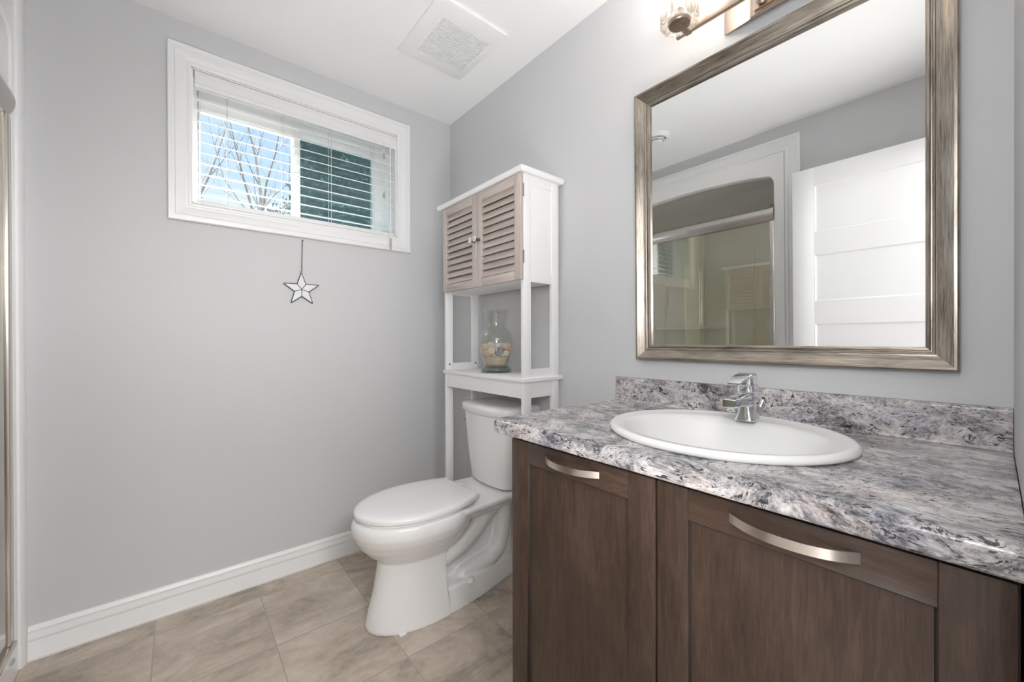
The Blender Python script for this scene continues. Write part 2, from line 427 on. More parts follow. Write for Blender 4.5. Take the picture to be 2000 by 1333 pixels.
# blind
bl = empty('venetian_blind', (-0.787, 0.02, WZ0 + 0.004), 'white horizontal slat blind half open in the window recess', 'blind')
vx0, vx1 = WX0 + 0.010, WX1 - 0.006
b = bmesh.new()
prism(b, [(-0.002, 2.146), (0.006, 2.146), (0.006, 2.214), (-0.002, 2.214), (-0.006, 2.206), (-0.006, 2.198), (-0.003, 2.194), (-0.003, 2.165), (-0.006, 2.160)], 'x', vx0, vx1)
obj('valance', b, BLIND, bl)
obj('headrail', box(vx0, vx1, 0.010, 0.060, 2.165, 2.215), BLIND, bl)
sa = math.radians(21.6)
for k in range(10):
    z = 2.112 - 0.0447 * k
    b = bmesh.new(); n = 6; top = []; bot = []
    for i in range(n + 1):
        s = -0.025 + 0.05 * i / n; crown = 0.0016 * (1 - (s / 0.025) ** 2)
        top.append((0.036 + s * math.cos(sa) - (crown + 0.0013) * math.sin(sa), z + s * math.sin(sa) + (crown + 0.0015) * math.cos(sa)))
        bot.append((0.036 + s * math.cos(sa) - (crown - 0.0013) * math.sin(sa), z + s * math.sin(sa) + (crown - 0.0013) * math.cos(sa)))
    prism(b, top + bot[::-1], 'x', vx0 + 0.003, vx1 - 0.003); obj('slat', b, BLIND, bl)
obj('bottom_rail', box(vx0 + 0.003, vx1 - 0.003, 0.012, 0.060, 1.671, 1.686, 0.003), BLIND, bl)
for x in (-1.107, -0.894, -0.682, -0.465):
    b = bmesh.new()
    for y in (0.0115, 0.0605): bx(b, x - 0.0009, x + 0.0009, y - 0.0009, y + 0.0009, 1.684, 2.166)
    obj('ladder_cord', b, CORD, bl)
wd = obj('tilt_wand', tube(bmesh.new(), [(-0.383, -0.010, 2.15), (-0.386, -0.016, 1.9), (-0.390, -0.027, 1.64)], 0.0042, 8), BLIND, bl)
obj('wand_tip', tube(bmesh.new(), [(-0.390, -0.027, 1.645), (-0.3903, -0.028, 1.62), (-0.391, -0.029, 1.585)], [0.0045, 0.0062, 0.0055], 8), GREYP, wd)
lc = obj('lift_cord', tube(bmesh.new(), [(-0.417, -0.006, 2.16), (-0.417, -0.006, 1.89)], 0.0013, 6), CORD, bl)
obj('cord_stop', lathe(bmesh.new(), [(0.0, 0), (0.006, 0.001), (0.006, 0.027), (0.0, 0.028)], (-0.417, -0.006, 2.075), 10), GREYP, lc)
obj('tassel', lathe(bmesh.new(), [(0.0, 0), (0.006, 0.002), (0.008, 0.010), (0.004, 0.030), (0.0, 0.036)], (-0.417, -0.006, 1.862), 12), GREYP, lc)

# ------------------------------------------------------------------ hanging star
st = empty('star_ornament', (-0.823, -0.008, 1.272), 'white leaded-glass star hanging from a dark cord below the window', 'ornament')
sc = Vector((-0.823, -0.008, 1.336)); R1, R2 = 0.079, 0.0315
pt = lambda r, deg: sc + Vector((r * math.cos(math.radians(deg)), 0, r * math.sin(math.radians(deg))))
came = bmesh.new()
for k in range(5):
    a = 91 + 72 * k
    q = [pt(0, 0), pt(R2, a - 36), pt(R1, a), pt(R2, a + 36)]
    b = bmesh.new(); loft(b, [[p + Vector((0, -0.0015, 0)) for p in q], [p + Vector((0, 0.0015, 0)) for p in q]])
    obj('glass_point', b, PEARL, st)
    for p0, p1, r in ((q[1], q[2], 0.0023), (q[2], q[3], 0.0023), (q[0], q[1], 0.0024)): tube(came, [p0, p1], r, 6)
obj('lead_came', came, LEAD, st)
b = bmesh.new()
ring = [pt(R1 + 0.0045, 91) + Vector((0.0045 * math.cos(t * math.pi / 6), 0, 0.0045 * math.sin(t * math.pi / 6))) for t in range(13)]
tube(b, ring, 0.001, 6); obj('hanging_ring', b, LEAD, st)
obj('hanging_cord', tube(bmesh.new(), [(-0.8215, -0.006, 1.425), (-0.821, -0.009, 1.5), (-0.8195, -0.010, 1.566)], 0.0016, 6), LEAD, st)
nl = obj('wall_nail', tube(bmesh.new(), [(-0.817, 0.0, 1.567), (-0.819, -0.013, 1.568), (-0.8192, -0.0155, 1.568)], [0.0016, 0.0016, 0.0032], 8), DARKM)
tag(nl, 'small dark nail in the grey wall holding the star cord', 'nail')

# ------------------------------------------------------------------ ceiling exhaust fan
fan = empty('exhaust_fan', (-0.355, -0.600, 2.372), 'square white exhaust fan grille on the ceiling', 'fan')
def ringz(x0, x1, y0, y1, z): return [(x0, y0, z), (x1, y0, z), (x1, y1, z), (x0, y1, z)]
ox0, ox1, oy0, oy1 = -0.518, -0.192, -0.787, -0.413; gx0, gx1, gy0, gy1 = -0.462, -0.234, -0.716, -0.492
b = bmesh.new()
loft(b, [ringz(ox0 + .004, ox1 - .004, oy0 + .004, oy1 - .004, 2.4), ringz(ox0, ox1, oy0, oy1, 2.396), ringz(ox0, ox1, oy0, oy1, 2.389), ringz(ox0 + .005, ox1 - .005, oy0 + .005, oy1 - .005, 2.387),
         ringz(ox0 + .03, ox1 - .025, oy0 + .035, oy1 - .04, 2.379), ringz(gx0 - .004, gx1 + .004, gy0 - .004, gy1 + .004, 2.374), ringz(gx0, gx1, gy0, gy1, 2.374), ringz(gx0, gx1, gy0, gy1, 2.396)], cap0=False, cap1=True)
b.faces.ensure_lookup_table(); b.faces[-1].material_index = 1
obj('fan_cover', b, [PLAST, DARKGAP], fan, sharp=50)
b = bmesh.new(); n = 26
for k in range(n):
    y = gy0 + (gy1 - gy0) * (k + 0.5) / n
    bx(b, gx0, gx1, y - 0.0021, y + 0.0021, 2.3735, 2.394)
obj('fan_grille', b, PLAST, fan)

# round register seen in the mirror
rg = empty('ceiling_register', (-1.19, -0.70, 2.35), 'small round white vent on the ceiling, seen only in the mirror', 'vent')
obj('register_ring', lathe(bmesh.new(), [(0.062, 0.05), (0.085, 0.05), (0.085, 0.044), (0.068, 0.030), (0.060, 0.030), (0.062, 0.048)], (-1.19, -0.70, 2.35)), PLAST, rg)
obj('register_cone', lathe(bmesh.new(), [(0.0, 0.045), (0.03, 0.045), (0.052, 0.022), (0.050, 0.019), (0.03, 0.036), (0.0, 0.036)], (-1.19, -0.70, 2.35)), PLAST, rg)
obj('register_disc', lathe(bmesh.new(), [(0.0, 0.036), (0.01, 0.03), (0.036, 0.014), (0.034, 0.010), (0.0, 0.006)], (-1.19, -0.70, 2.35)), PLAST, rg)

# ------------------------------------------------------------------ framed mirror (top leans off the wall)
mir = empty('wall_mirror', (0.0, -1.687, 1.0246), 'large framed mirror with champagne wood-look frame hanging over the vanity', 'mirror')
mir.rotation_euler = (0, math.radians(-0.586), math.radians(0.07))
ML, MR_, MT = 0.383, 0.383, 0.9254       # local: u = towards the window (+y)
IL = 0.0515
fn = lambda a, b_, h: (-h - 0.0005, a, b_)
# frame profile: d from the inner edge outwards, h off the wall
PROF = [(0.0, 0.004), (0.0, 0.0145), (0.003, 0.0175), (0.0065, 0.0185), (0.0085, 0.0160), (0.0105, 0.0160), (0.012, 0.0185), (0.0150, 0.0200), (0.0165, 0.0180), (0.0185, 0.0182),
        (0.0240, 0.0200), (0.0310, 0.0240), (0.0380, 0.0295), (0.0430, 0.0325), (0.0475, 0.0325), (0.0505, 0.0300), (0.0515, 0.0265), (0.0515, 0.0010), (0.0440, 0.0010), (0.0440, 0.004)]
rails = miter((-0.383 + IL, 0.383 - IL, IL, MT - IL), PROF, fn)
for s, nm in (('L', 'frame_stile'), ('R', 'frame_stile'), ('B', 'frame_rail'), ('T', 'frame_rail')):
    obj(nm, rails[s], FRAME_Z if s in 'LR' else FRAME_Y, mir, local=True, sharp=25)
b = box(-0.0085, -0.0045, -0.383 + IL - 0.006, 0.383 - IL + 0.006, IL - 0.006, MT - IL + 0.006)
obj('mirror_glass', b, MIRROR, mir, local=True)

# ------------------------------------------------------------------ vanity light
vl = empty('vanity_light', (0.0, -1.79, 1.995), 'three-shade satin nickel wall light above the mirror', 'wall lamp')
LY = -1.79
b = bmesh.new()
zc0, zc1 = 2.006, 2.118
def pl(half, z0, z1, x): return [(x, LY + half, z0), (x, LY - half, z0), (x, LY - half, z1), (x, LY + half, z1)]
loft(b, [pl(0.196, zc0 + .008, zc1 - .008, 0.0), pl(0.196, zc0 + .008, zc1 - .008, -0.004), pl(0.190, zc0 + .003, zc1 - .003, -0.007), pl(0.118, zc0 - .006, zc1 + .006, -0.028), pl(0.114, zc0 - .003, zc1 + .003, -0.031), pl(0.112, zc0 + .001, zc1 - .001, -0.028), pl(0.106, zc0 + .006, zc1 - .006, -0.0285), pl(0.104, zc0 + .008, zc1 - .008, -0.034)])
obj('backplate', b, SATIN, vl, sharp=20)
for y in (LY + 0.07, LY - 0.07): obj('bar_arm', tube(bmesh.new(), [(-0.03, y, 2.055), (-0.09, y, 2.032)], 0.007, 10), SATIN, vl)
lathe_k = lathe(bmesh.new(), [(0, 0), (0.012, -0.003), (0.014, -0.010), (0.006, -0.018), (0.004, -0.026), (0, -0.028)], (-0.034, LY + 0.085, 2.030), 16, 'x')
obj('finial', lathe_k, SATIN, vl)
obj('cross_bar', box(-0.098, -0.086, LY - 0.300, LY + 0.300, 2.016, 2.043, 0.001), SATIN, vl)
m, t, p, o = mat_new('rippled_lamp_glass'); t.n.remove(p)
tr = t.add('ShaderNodeBsdfTransparent', Color=(1, 0.95, 0.9, 1)); tl = t.add('ShaderNodeBsdfTranslucent', Color=(0.42, 0.40, 0.375, 1)); gl = t.add('ShaderNodeBsdfGlossy', Color=(1, 1, 1, 1), Roughness=0.08)
nz = t.noise(t.obj((90, 90, 12)), 1.0, 3, 0.6, 0.8)
bp = t.add('ShaderNodeBump', Height=nz, Strength=0.8, Distance=0.01); t.l.new(bp.outputs[0], gl.inputs['Normal']); t.l.new(bp.outputs[0], tl.inputs['Normal'])
fr = t.ramp(nz, [(0.40, (0.28, 0.28, 0.28)), (0.60, (0.85, 0.85, 0.85))])
m1 = t.add('ShaderNodeMixShader', Fac=fr, i1=tr.outputs[0], i2=tl.outputs[0])
m2 = t.add('ShaderNodeMixShader', Fac=0.10, i1=m1.outputs[0], i2=gl.outputs[0]); t.l.new(m2.outputs[0], o.inputs['Surface'])
LAMPG = m
m, t, p, o = mat_new('lit_bulb'); t.n.remove(p)
em = t.add('ShaderNodeEmission', Color=(1, 0.86, 0.72, 1), Strength=9.0); t.l.new(em.outputs[0], o.inputs['Surface']); BULB = m
SX = -0.150
for dy in (0.262, 0.0, -0.262):
    y = LY + dy
    prof = [(0.030, 0.006), (0.046, 0.002), (0.050, 0.0), (0.052, 0.004), (0.052, 0.135), (0.049, 0.137), (0.0485, 0.135), (0.0485, 0.008), (0.030, 0.010)]
    b = bmesh.new(); rings = []; n = 40
    for r, h in prof:
        rings.append([(SX + (r + 0.0011 * math.cos(10 * 2 * math.pi * i / n)) * math.cos(2 * math.pi * i / n), y + (r + 0.0011 * math.cos(10 * 2 * math.pi * i / n)) * math.sin(2 * math.pi * i / n), 2.012 + h) for i in range(n)])
    rows = [[b.verts.new(q) for q in r] for r in rings + [rings[0]]][:-1]
    for k in range(len(rows)):
        A, B = rows[k], rows[(k + 1) % len(rows)]
        for i in range(n): b.faces.new((A[i], A[(i + 1) % n], B[(i + 1) % n], B[i]))
    shd = obj('lamp_shade', b, LAMPG, vl, sharp=40)
    b = bmesh.new()
    lathe(b, [(0, 0.0), (0.029, 0.0), (0.031, 0.004), (0.031, 0.010), (0, 0.012)], (SX, y, 2.010), 32)
    bx(b, SX - 0.016, SX - 0.004, y - 0.016, y + 0.016, 2.0075, 2.0102); bx(b, SX + 0.006, SX + 0.018, y - 0.016, y + 0.016, 2.0075, 2.0102); bx(b, SX - 0.004, SX + 0.006, y - 0.003, y + 0.003, 2.0080, 2.0102)
    bx(b, SX + 0.020, -0.090, y - 0.008, y + 0.008, 2.0105, 2.0165)
    obj('shade_holder', b, SATIN, vl)
    b = lathe(bmesh.new(), [(0, 0), (0.012, 0.0), (0.013, 0.03), (0.010, 0.032), (0, 0.032)], (SX, y, 2.022), 16); obj('lamp_socket', b, SATIN, vl)
    b = lathe(bmesh.new(), [(0, 0), (0.010, 0.002), (0.016, 0.018), (0.020, 0.034), (0.016, 0.048), (0, 0.055)], (SX, y, 2.054), 20); obj('bulb', b, BULB, vl)
    ld = bpy.data.lights.new('vanity_bulb_light', 'POINT'); ld.energy = VANITY_W; ld.color = (1, 0.965, 0.935); ld.shadow_soft_size = 0.03
    lo = bpy.data.objects.new('vanity_bulb_light', ld); COL.objects.link(lo); lo.parent = vl; lo.location = Vector((SX, y, 2.125)) - OFF[vl]

# ------------------------------------------------------------------ vanity cabinet
VY0, VY1 = -2.134, -1.262
vc = empty('vanity_cabinet', (-0.28, (VY0 + VY1) / 2, 0.0), 'dark brown two-door vanity cabinet under the granite-look countertop', 'cabinet')
for y0, y1 in ((VY0, VY0 + 0.016), (VY1 - 0.016, VY1)): obj('side_panel', box(-0.549, -0.002, y0, y1, 0.0, 0.831), VWOOD_Z, vc)
obj('bottom_panel', box(-0.548, -0.002, VY0 + 0.016, VY1 - 0.016, 0.100, 0.116), VWOOD_Y, vc)
obj('back_panel', box(-0.012, -0.002, VY0 + 0.016, VY1 - 0.016, 0.116, 0.831), VWOOD_Z, vc)
obj('toe_kick', box(-0.490, -0.476, VY0 + 0.016, VY1 - 0.016, 0.0, 0.100), VWOOD_Y, vc)
obj('top_rail', box(-0.549, -0.5452, VY0 + 0.016, VY1 - 0.016, 0.770, 0.831), VWOOD_Y, vc)
obj('centre_stile', box(-0.549, -0.535, -1.719, -1.679, 0.116, 0.770), BLACK, vc)
VGROOVE = plain('dark_panel_groove', (0.018, 0.011, 0.008), 0.6)  # near-black brown on the moulding around the door panel
def vdoor(y0, y1):
    z0, z1, x = 0.115, 0.824, -0.570; st_, rl = 0.0605, 0.0560
    # panel with its sloped moulding, as one continuous skin
    a0, a1, c0, c1 = y0 + st_, y1 - st_, z0 + rl, z1 - rl
    R4 = lambda e, xx: [(xx, a0 + e, c0 + e), (xx, a1 - e, c0 + e), (xx, a1 - e, c1 - e), (xx, a0 + e, c1 - e)]
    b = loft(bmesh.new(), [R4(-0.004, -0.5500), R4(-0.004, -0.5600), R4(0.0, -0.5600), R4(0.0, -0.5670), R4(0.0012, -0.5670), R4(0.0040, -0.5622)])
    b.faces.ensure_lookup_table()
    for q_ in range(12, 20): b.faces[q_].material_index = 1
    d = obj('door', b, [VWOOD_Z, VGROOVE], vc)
    for ya, yb in ((y0, y0 + st_), (y1 - st_, y1)): obj('door_stile', box(x, -0.5495, ya, yb, z0, z1, 0.0015), VWOOD_Z, d)
    for za, zb in ((z1 - rl, z1), (z0, z0 + rl)): obj('door_rail', box(x, -0.5495, y0 + st_, y1 - st_, za, zb, 0.0012), VWOOD_Y, d)
    yc = (y0 + y1) / 2; n = 20; hz = 0.798; hw = 0.0075
    pts = []
    for i in range(n + 1):
        s = -1 + 2 * i / n
        pts.append((-0.5705 - 0.030 * (1 - abs(s) ** 2.3) , yc + 0.0835 * s))
    b = bmesh.new(); rings = []
    for i, (px, py) in enumerate(pts):
        rings.append([(px - 0.0018, py, hz - hw), (px - 0.0018, py, hz + hw), (px + 0.0018, py, hz + hw), (px + 0.0018, py, hz - hw)])
    loft(b, rings)
    obj('handle', b, NICKEL, d, sharp=40)
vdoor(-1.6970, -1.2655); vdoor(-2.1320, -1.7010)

# countertop with an oval cut-out
CX, CYc, AX, AY = -0.298, -1.700, 0.2363, 0.2559
ct = empty('countertop', (-0.29, -1.676, 0.8315), 'grey and cream granite-look countertop with backsplash', 'countertop')
cy0, cy1, cz, th = -2.1385, -1.2115, 0.8715, 0.040
front = arc(-0.590 + 0.014, cz - 0.014, 0.014, 90, 180, 6) + arc(-0.590 + 0.010, cz - th + 0.010, 0.010, 180, 270, 5)
b = bmesh.new()
# top skin with a hole: ring between ellipse and rectangle
n = 96; ix0, ix1, iy0, iy1 = -0.576, -0.0005, cy0, cy1
hole = []; rect = []
for i in range(n):
    a = 2 * math.pi * i / n; cx_, sy_ = math.cos(a), math.sin(a)
    hole.append((CX + (AX - 0.02) * cx_, CYc + (AY - 0.02) * sy_))
    tx = ((ix1 - CX) if cx_ > 0 else (ix0 - CX)) / cx_ if abs(cx_) > 1e-6 else 1e9
    ty = ((iy1 - CYc) if sy_ > 0 else (iy0 - CYc)) / sy_ if abs(sy_) > 1e-6 else 1e9
    k = min(tx, ty); rect.append([CX + k * cx_, CYc + k * sy_])
for cx_, cy_ in ((ix0, iy0), (ix0, iy1), (ix1, iy0), (ix1, iy1)):   # snap nearest sample to each corner
    j = min(range(n), key=lambda q: (rect[q][0] - cx_) ** 2 + (rect[q][1] - cy_) ** 2); rect[j] = [cx_, cy_]
hv = [b.verts.new((x, y, cz)) for x, y in hole]; rv = [b.verts.new((x, y, cz)) for x, y in rect]
hb = [b.verts.new((x, y, cz - th)) for x, y in hole]; rb = [b.verts.new((x, y, cz - th)) for x, y in rect]
for i in range(n):
    j = (i + 1) % n
    b.faces.new((hv[i], hv[j], rv[j], rv[i])); b.faces.new((hb[j], hb[i], rb[i], rb[j])); b.faces.new((hv[j], hv[i], hb[i], hb[j]))
    if not (abs(rect[i][0] - ix0) < 1e-6 and abs(rect[j][0] - ix0) < 1e-6): b.faces.new((rv[i], rv[j], rb[j], rb[i]))
prism(b, [(-0.576, cz)] + front[1:] + [(-0.576, cz - th)], 'y', cy0, cy1)
obj('counter_slab', b, GRANITE, ct, sharp=35)
b = prism(bmesh.new(), [(-0.0005, cz), (-0.026, cz + 0.0002), (-0.0215, cz + 0.005)] + arc(-0.0205 + 0.006, 0.956 - 0.006, 0.006, 180, 90, 4) + [(-0.0005, 0.956)], 'y', cy0, cy1)
obj('backsplash', b, GRANITE, ct, sharp=40)

# sink
sk = empty('oval_sink', (CX, CYc, cz), 'white oval drop-in sink set into the countertop', 'sink')
def ell(f, z, dx=0.0): return [(CX + dx + AX * f * math.cos(2 * math.pi * i / 96), CYc + AY * f * math.sin(2 * math.pi * i / 96), z) for i in range(96)]
def bowl(fx, fy, z, cx_): return [(cx_ + AX * fx * math.cos(2 * math.pi * i / 96), CYc + AY * fy * math.sin(2 * math.pi * i / 96), z) for i in range(96)]
e = [ell(0.93, cz - 0.002), ell(0.985, cz + 0.0005), ell(1.0, cz + 0.004), ell(0.995, cz + 0.010), ell(0.975, cz + 0.0155), ell(0.95, cz + 0.0165), ell(0.925, cz + 0.0150), ell(0.905, cz + 0.0125),
     bowl(0.80, 0.865, cz + 0.0125, CX - 0.013), bowl(0.775, 0.845, cz + 0.0115, CX - 0.018), bowl(0.755, 0.825, cz + 0.006, CX - 0.021), bowl(0.735, 0.80, cz - 0.006, CX - 0.022), bowl(0.70, 0.76, cz - 0.035, CX - 0.022), bowl(0.60, 0.65, cz - 0.085, CX - 0.02), bowl(0.42, 0.45, cz - 0.118, CX - 0.015), bowl(0.2, 0.2, cz - 0.130, CX - 0.01), bowl(0.08, 0.075, cz - 0.133, CX - 0.01),
     bowl(0.08, 0.075, cz - 0.140, CX - 0.01), bowl(0.25, 0.25, cz - 0.140, CX - 0.01), bowl(0.50, 0.52, cz - 0.126, CX - 0.015), bowl(0.68, 0.72, cz - 0.088, CX - 0.02), bowl(0.78, 0.82, cz - 0.035, CX - 0.02), ell(0.90, cz - 0.004)]
b = bmesh.new(); loft(b, e + [e[0]], False, False); bmesh.ops.remove_doubles(b, verts=b.verts[:], dist=1e-6)
obj('sink_basin', b, SINKW, sk, sharp=60)
obj('drain', lathe(bmesh.new(), [(0, 0), (0.022, 0), (0.024, 0.002), (0.015, 0.006), (0, 0.007)], (CX - 0.01, CYc, cz - 0.134), 24), CHROME, sk)
obj('overflow_slot', tube(bmesh.new(), [(-0.465, -1.785, 0.846), (-0.468, -1.777, 0.846), (-0.470, -1.768, 0.846)], 0.004, 8), CHROME, sk)

# faucet
fy, fz = -1.7025, cz + 0.0125
fc = empty('faucet', (-0.130, fy, fz), 'chrome single-lever faucet on the back rim of the oval sink', 'faucet')
fxc = -0.135
b = bmesh.new()
def rr(hx, hy, r, z, cx_=fxc): return [(u, v, z) for u, v in rrect(hx, hy, r, 6, cx_, fy)]
loft(b, [rr(.0275, .0245, .012, fz - 0.0003), rr(.0280, .0250, .012, fz + 0.002), rr(.0265, .0235, .012, fz + 0.006), rr(.0225, .0195, .012, fz + 0.020), rr(.0205, .0180, .012, fz + 0.034), rr(.0205, .0182, .012, fz + 0.045), rr(.0225, .0200, .012, fz + 0.052), rr(.0235, .0215, .012, fz + 0.060), rr(.0235, .0215, .012, fz + 0.068), rr(.0215, .0200, .012, fz + 0.071)])
obj('faucet_body', b, CHROME, fc, sharp=40)
b = bmesh.new(); rings = []
for x, z, hw, hh in ((fxc + 0.0, fz + 0.052, .0195, .0180), (fxc - 0.025, fz + 0.0535, .0190, .0165), (fxc - 0.055, fz + 0.0545, .0180, .0130), (fxc - 0.085, fz + 0.0540, .0172, .0115), (fxc - 0.108, fz + 0.0530, .0165, .0110), (fxc - 0.112, fz + 0.0525, .0145, .0090)):
    rings.append([(x, fy + u, z + v) for u, v in rrect(hw, hh, min(hw, hh) * 0.45, 5)])
loft(b, rings); obj('spout', b, CHROME, fc, sharp=40)
ar = lathe(bmesh.new(), [(0, 0), (0.0095, 0), (0.0115, 0.001), (0.0115, 0.010), (0, 0.011)], (fxc - 0.096, fy, fz + 0.033), 24); obj('aerator', ar, CHROME, fc)
hd = bmesh.new()
loft(hd, [rr(.0205, .0190, .010, fz + 0.074), rr(.0215, .0200, .010, fz + 0.076), rr(.0220, .0205, .010, fz + 0.100), rr(.0215, .0200, .010, fz + 0.112)])
lv = obj('lever_handle', hd, CHROME, fc, sharp=40)
hd = bmesh.new(); rings = []
for x, z, hw, hh in ((fxc + 0.0225, fz + 0.111, .0185, .0075), (fxc + 0.010, fz + 0.1135, .0200, .0080), (fxc - 0.010, fz + 0.1150, .0200, .0068), (fxc - 0.035, fz + 0.1130, .0190, .0048), (fxc - 0.060, fz + 0.1075, .0175, .0032), (fxc - 0.080, fz + 0.1010, .0160, .0022), (fxc - 0.083, fz + 0.0998, .0140, .0014)):
    rings.append([(x, fy + u, z + v) for u, v in rrect(hw, hh, min(hw, hh) * 0.8, 4)])
loft(hd, rings); obj('lever_blade', hd, CHROME, lv, sharp=40)
b = lathe(bmesh.new(), [(0, 0), (0.0035, 0), (0.0035, -0.001), (0, -0.0012)], (fxc - 0.0219, fy + 0.0035, fz + 0.096), 14, 'x')
obj('temperature_mark', b, plain('blue_dot', (0.10, 0.30, 0.42), 0.3), lv)
b = tube(bmesh.new(), [(fxc + 0.036, fy, fz + 0.0), (fxc + 0.036, fy, fz + 0.040)], 0.0022, 8)
tube(b, [(fxc + 0.030, fy - 0.008, fz + 0.006), (fxc + 0.042, fy - 0.018, fz + 0.036)], 0.0022, 8)
lr = obj('lift_rod', b, CHROME, fc)
b = tube(bmesh.new(), [(fxc + 0.0405, fy - 0.0165, fz + 0.031), (fxc + 0.047, fy - 0.022, fz + 0.050)], 0.0052, 12); obj('rod_knob', b, plain('satin_chrome', (0.8, 0.8, 0.8), 0.25, 1.0), lr)

# ------------------------------------------------------------------ toilet
TY = -0.607
to = empty('toilet', (-0.42, TY, 0.0), 'white two-piece toilet with closed lid beside the vanity', 'toilet')
def egg(xb, xf, hw, z, xm=None, n=64, pw=2.0, pb=2.0):
    """closed outline, back xb, front xf (more negative), widest at xm"""
    xm = xm if xm is not None else xb + (xf - xb) * 0.42
    out = []
    for i in range(n):
        a = 2 * math.pi * i / n; c, s = math.cos(a), math.sin(a)
        ax = (xb - xm) if c > 0 else (xm - xf); e_ = pb if c > 0 else pw
        out.append((xm + ax * math.copysign(abs(c) ** (2 / e_), c), TY + hw * math.copysign(abs(s) ** (2 / e_), s), z))
    return out
b = bmesh.new()
# bowl shell (rim band, underside)
loft(b, [egg(-0.40, -0.640, 0.080, 0.215), egg(-0.37, -0.690, 0.104, 0.246), egg(-0.335, -0.728, 0.138, 0.280), egg(-0.315, -0.756, 0.163, 0.312), egg(-0.300, -0.776, 0.181, 0.345),
         egg(-0.295, -0.786, 0.190, 0.372), egg(-0.29, -0.786, 0.190, 0.394), egg(-0.285, -0.780, 0.186, 0.411), egg(-0.285, -0.770, 0.178, 0.417)])
# front column: rounded front, flat sides, square back edge
def column(xf, hw, z, xb=-0.452, xm=-0.500):
    n_ = 24; out = [(xb, TY - hw)]
    out += [(xm - (xm - xf) * math.sin(math.pi * k_ / n_), TY - hw * math.cos(math.pi * k_ / n_)) for k_ in range(n_ + 1)]
    out += [(xb, TY + hw)]
    return [(x, y, z) for x, y in out]
loft(b, [column(-0.737, 0.132, 0.0), column(-0.739, 0.131, 0.012), column(-0.727, 0.124, 0.06), column(-0.708, 0.114, 0.13), column(-0.695, 0.106, 0.20), column(-0.690, 0.103, 0.26), column(-0.69, 0.102, 0.31)])
# foot plate running to the wall
def foot(hw0, hw1, z, xb, xf):
    P = [(xf, hw0), (-0.40, hw0 * 0.965), (-0.27, hw0 * 0.845), (-0.16, hw0 * 0.66), (xb, hw1)]
    return [(x, TY - h, z) for x, h in P] + [(x, TY + h, z) for x, h in P[::-1]]
loft(b, [foot(0.132, 0.066, 0.0, -0.055, -0.49), foot(0.131, 0.066, 0.012, -0.055, -0.49), foot(0.123, 0.060, 0.050, -0.058, -0.49), foot(0.112, 0.054, 0.086, -0.062, -0.49), foot(0.100, 0.050, 0.094, -0.065, -0.49)])
# inner web and rear column
bx(b, -0.56, -0.07, TY - 0.028, TY + 0.028, 0.02, 0.37)
loft(b, [[(x, y, z) for x, y in rrect(0.045, 0.060, 0.03, 6, -0.105, TY)] for z in (0.03, 0.37)])
# deck under the tank
def deck(k, z): return [(x, y, z) for x, y in [(-0.040, TY - 0.135 * k), (-0.12, TY - 0.150 * k), (-0.25, TY - 0.163 * k), (-0.40, TY - 0.172 * k), (-0.40, TY + 0.172 * k), (-0.25, TY + 0.163 * k), (-0.12, TY + 0.150 * k), (-0.040, TY + 0.135 * k)]]
loft(b, [deck(0.35, 0.318), deck(0.62, 0.346), deck(0.88, 0.376), deck(1.0, 0.398), deck(1.0, 0.410), deck(0.96, 0.4165)])
# trapway on both sides
for s in (-1, 1):
    q = TY + s * 0.050
    tube(b, [(-0.50, q, 0.205), (-0.43, q, 0.196), (-0.352, q, 0.222), (-0.285, q, 0.268), (-0.225, q, 0.318), (-0.17, q, 0.350)], [0.030, 0.036, 0.039, 0.040, 0.040, 0.036], 18)
    tube(b, [(-0.375, q, 0.075), (-0.345, q, 0.092), (-0.27, q, 0.104), (-0.20, q, 0.112), (-0.155, q, 0.142), (-0.130, q, 0.200), (-0.118, q, 0.28), (-0.115, q, 0.36)], [0.020, 0.032, 0.035, 0.036, 0.037, 0.036, 0.035, 0.034], 18)
bo = obj('bowl', b, CERAMIC, to, sharp=180)
rm = bo.modifiers.new('fuse', 'REMESH'); rm.mode = 'VOXEL'; rm.voxel_size = 0.0042; rm.use_smooth_shade = True
sm = bo.modifiers.new('soften', 'SMOOTH'); sm.factor = 0.5; sm.iterations = 7
for s in (-1, 1):
    b = lathe(bmesh.new(), [(0.0145, 0), (0.0145, 0.012), (0.011, 0.019), (0, 0.022)], (-0.335, TY + s * 0.104, 0.078), 20); obj('bolt_cap', b, PLAST, to)
b = bmesh.new(); loft(b, [egg(-0.305, -0.768, 0.174, 0.4165, -0.52), egg(-0.305, -0.772, 0.178, 0.420, -0.52), egg(-0.305, -0.770, 0.176, 0.4285, -0.52)])
obj('seat', b, PLAST, to, sharp=50)
def lid(k, z):
    xs, xm, hw, xf, n_ = -0.310 - k * 0.6, -0.53, 0.1840 - k, -0.777 + k, 30
    side = [(xs + (xm - xs) * t_ / 8, hw * math.sqrt(1 - ((xs + (xm - xs) * t_ / 8 - xm) / 0.313) ** 2)) for t_ in range(9)]
    front_ = [(xm - (xm - xf) * math.sin(math.pi / 2 * t_ / 16), hw * math.cos(math.pi / 2 * t_ / 16)) for t_ in range(1, 17)]
    half = side + front_
    return [(x, TY - y, z) for x, y in half] + [(x, TY + y, z) for x, y in half[-2::-1]]
b = bmesh.new(); loft(b, [lid(0.006, 0.4285), lid(0.001, 0.431), lid(0.0, 0.440), lid(0.003, 0.4475), lid(0.010, 0.4520), lid(0.030, 0.4545), lid(0.09, 0.4565), lid(0.13, 0.457)])
obj('seat_lid', b, PLAST, to, sharp=50)
for s in (-1, 1):
    obj('seat_hinge', box(-0.308, -0.272, TY + s * 0.072 - 0.018, TY + s * 0.072 + 0.018, 0.412, 0.436, 0.006), PLAST, to)
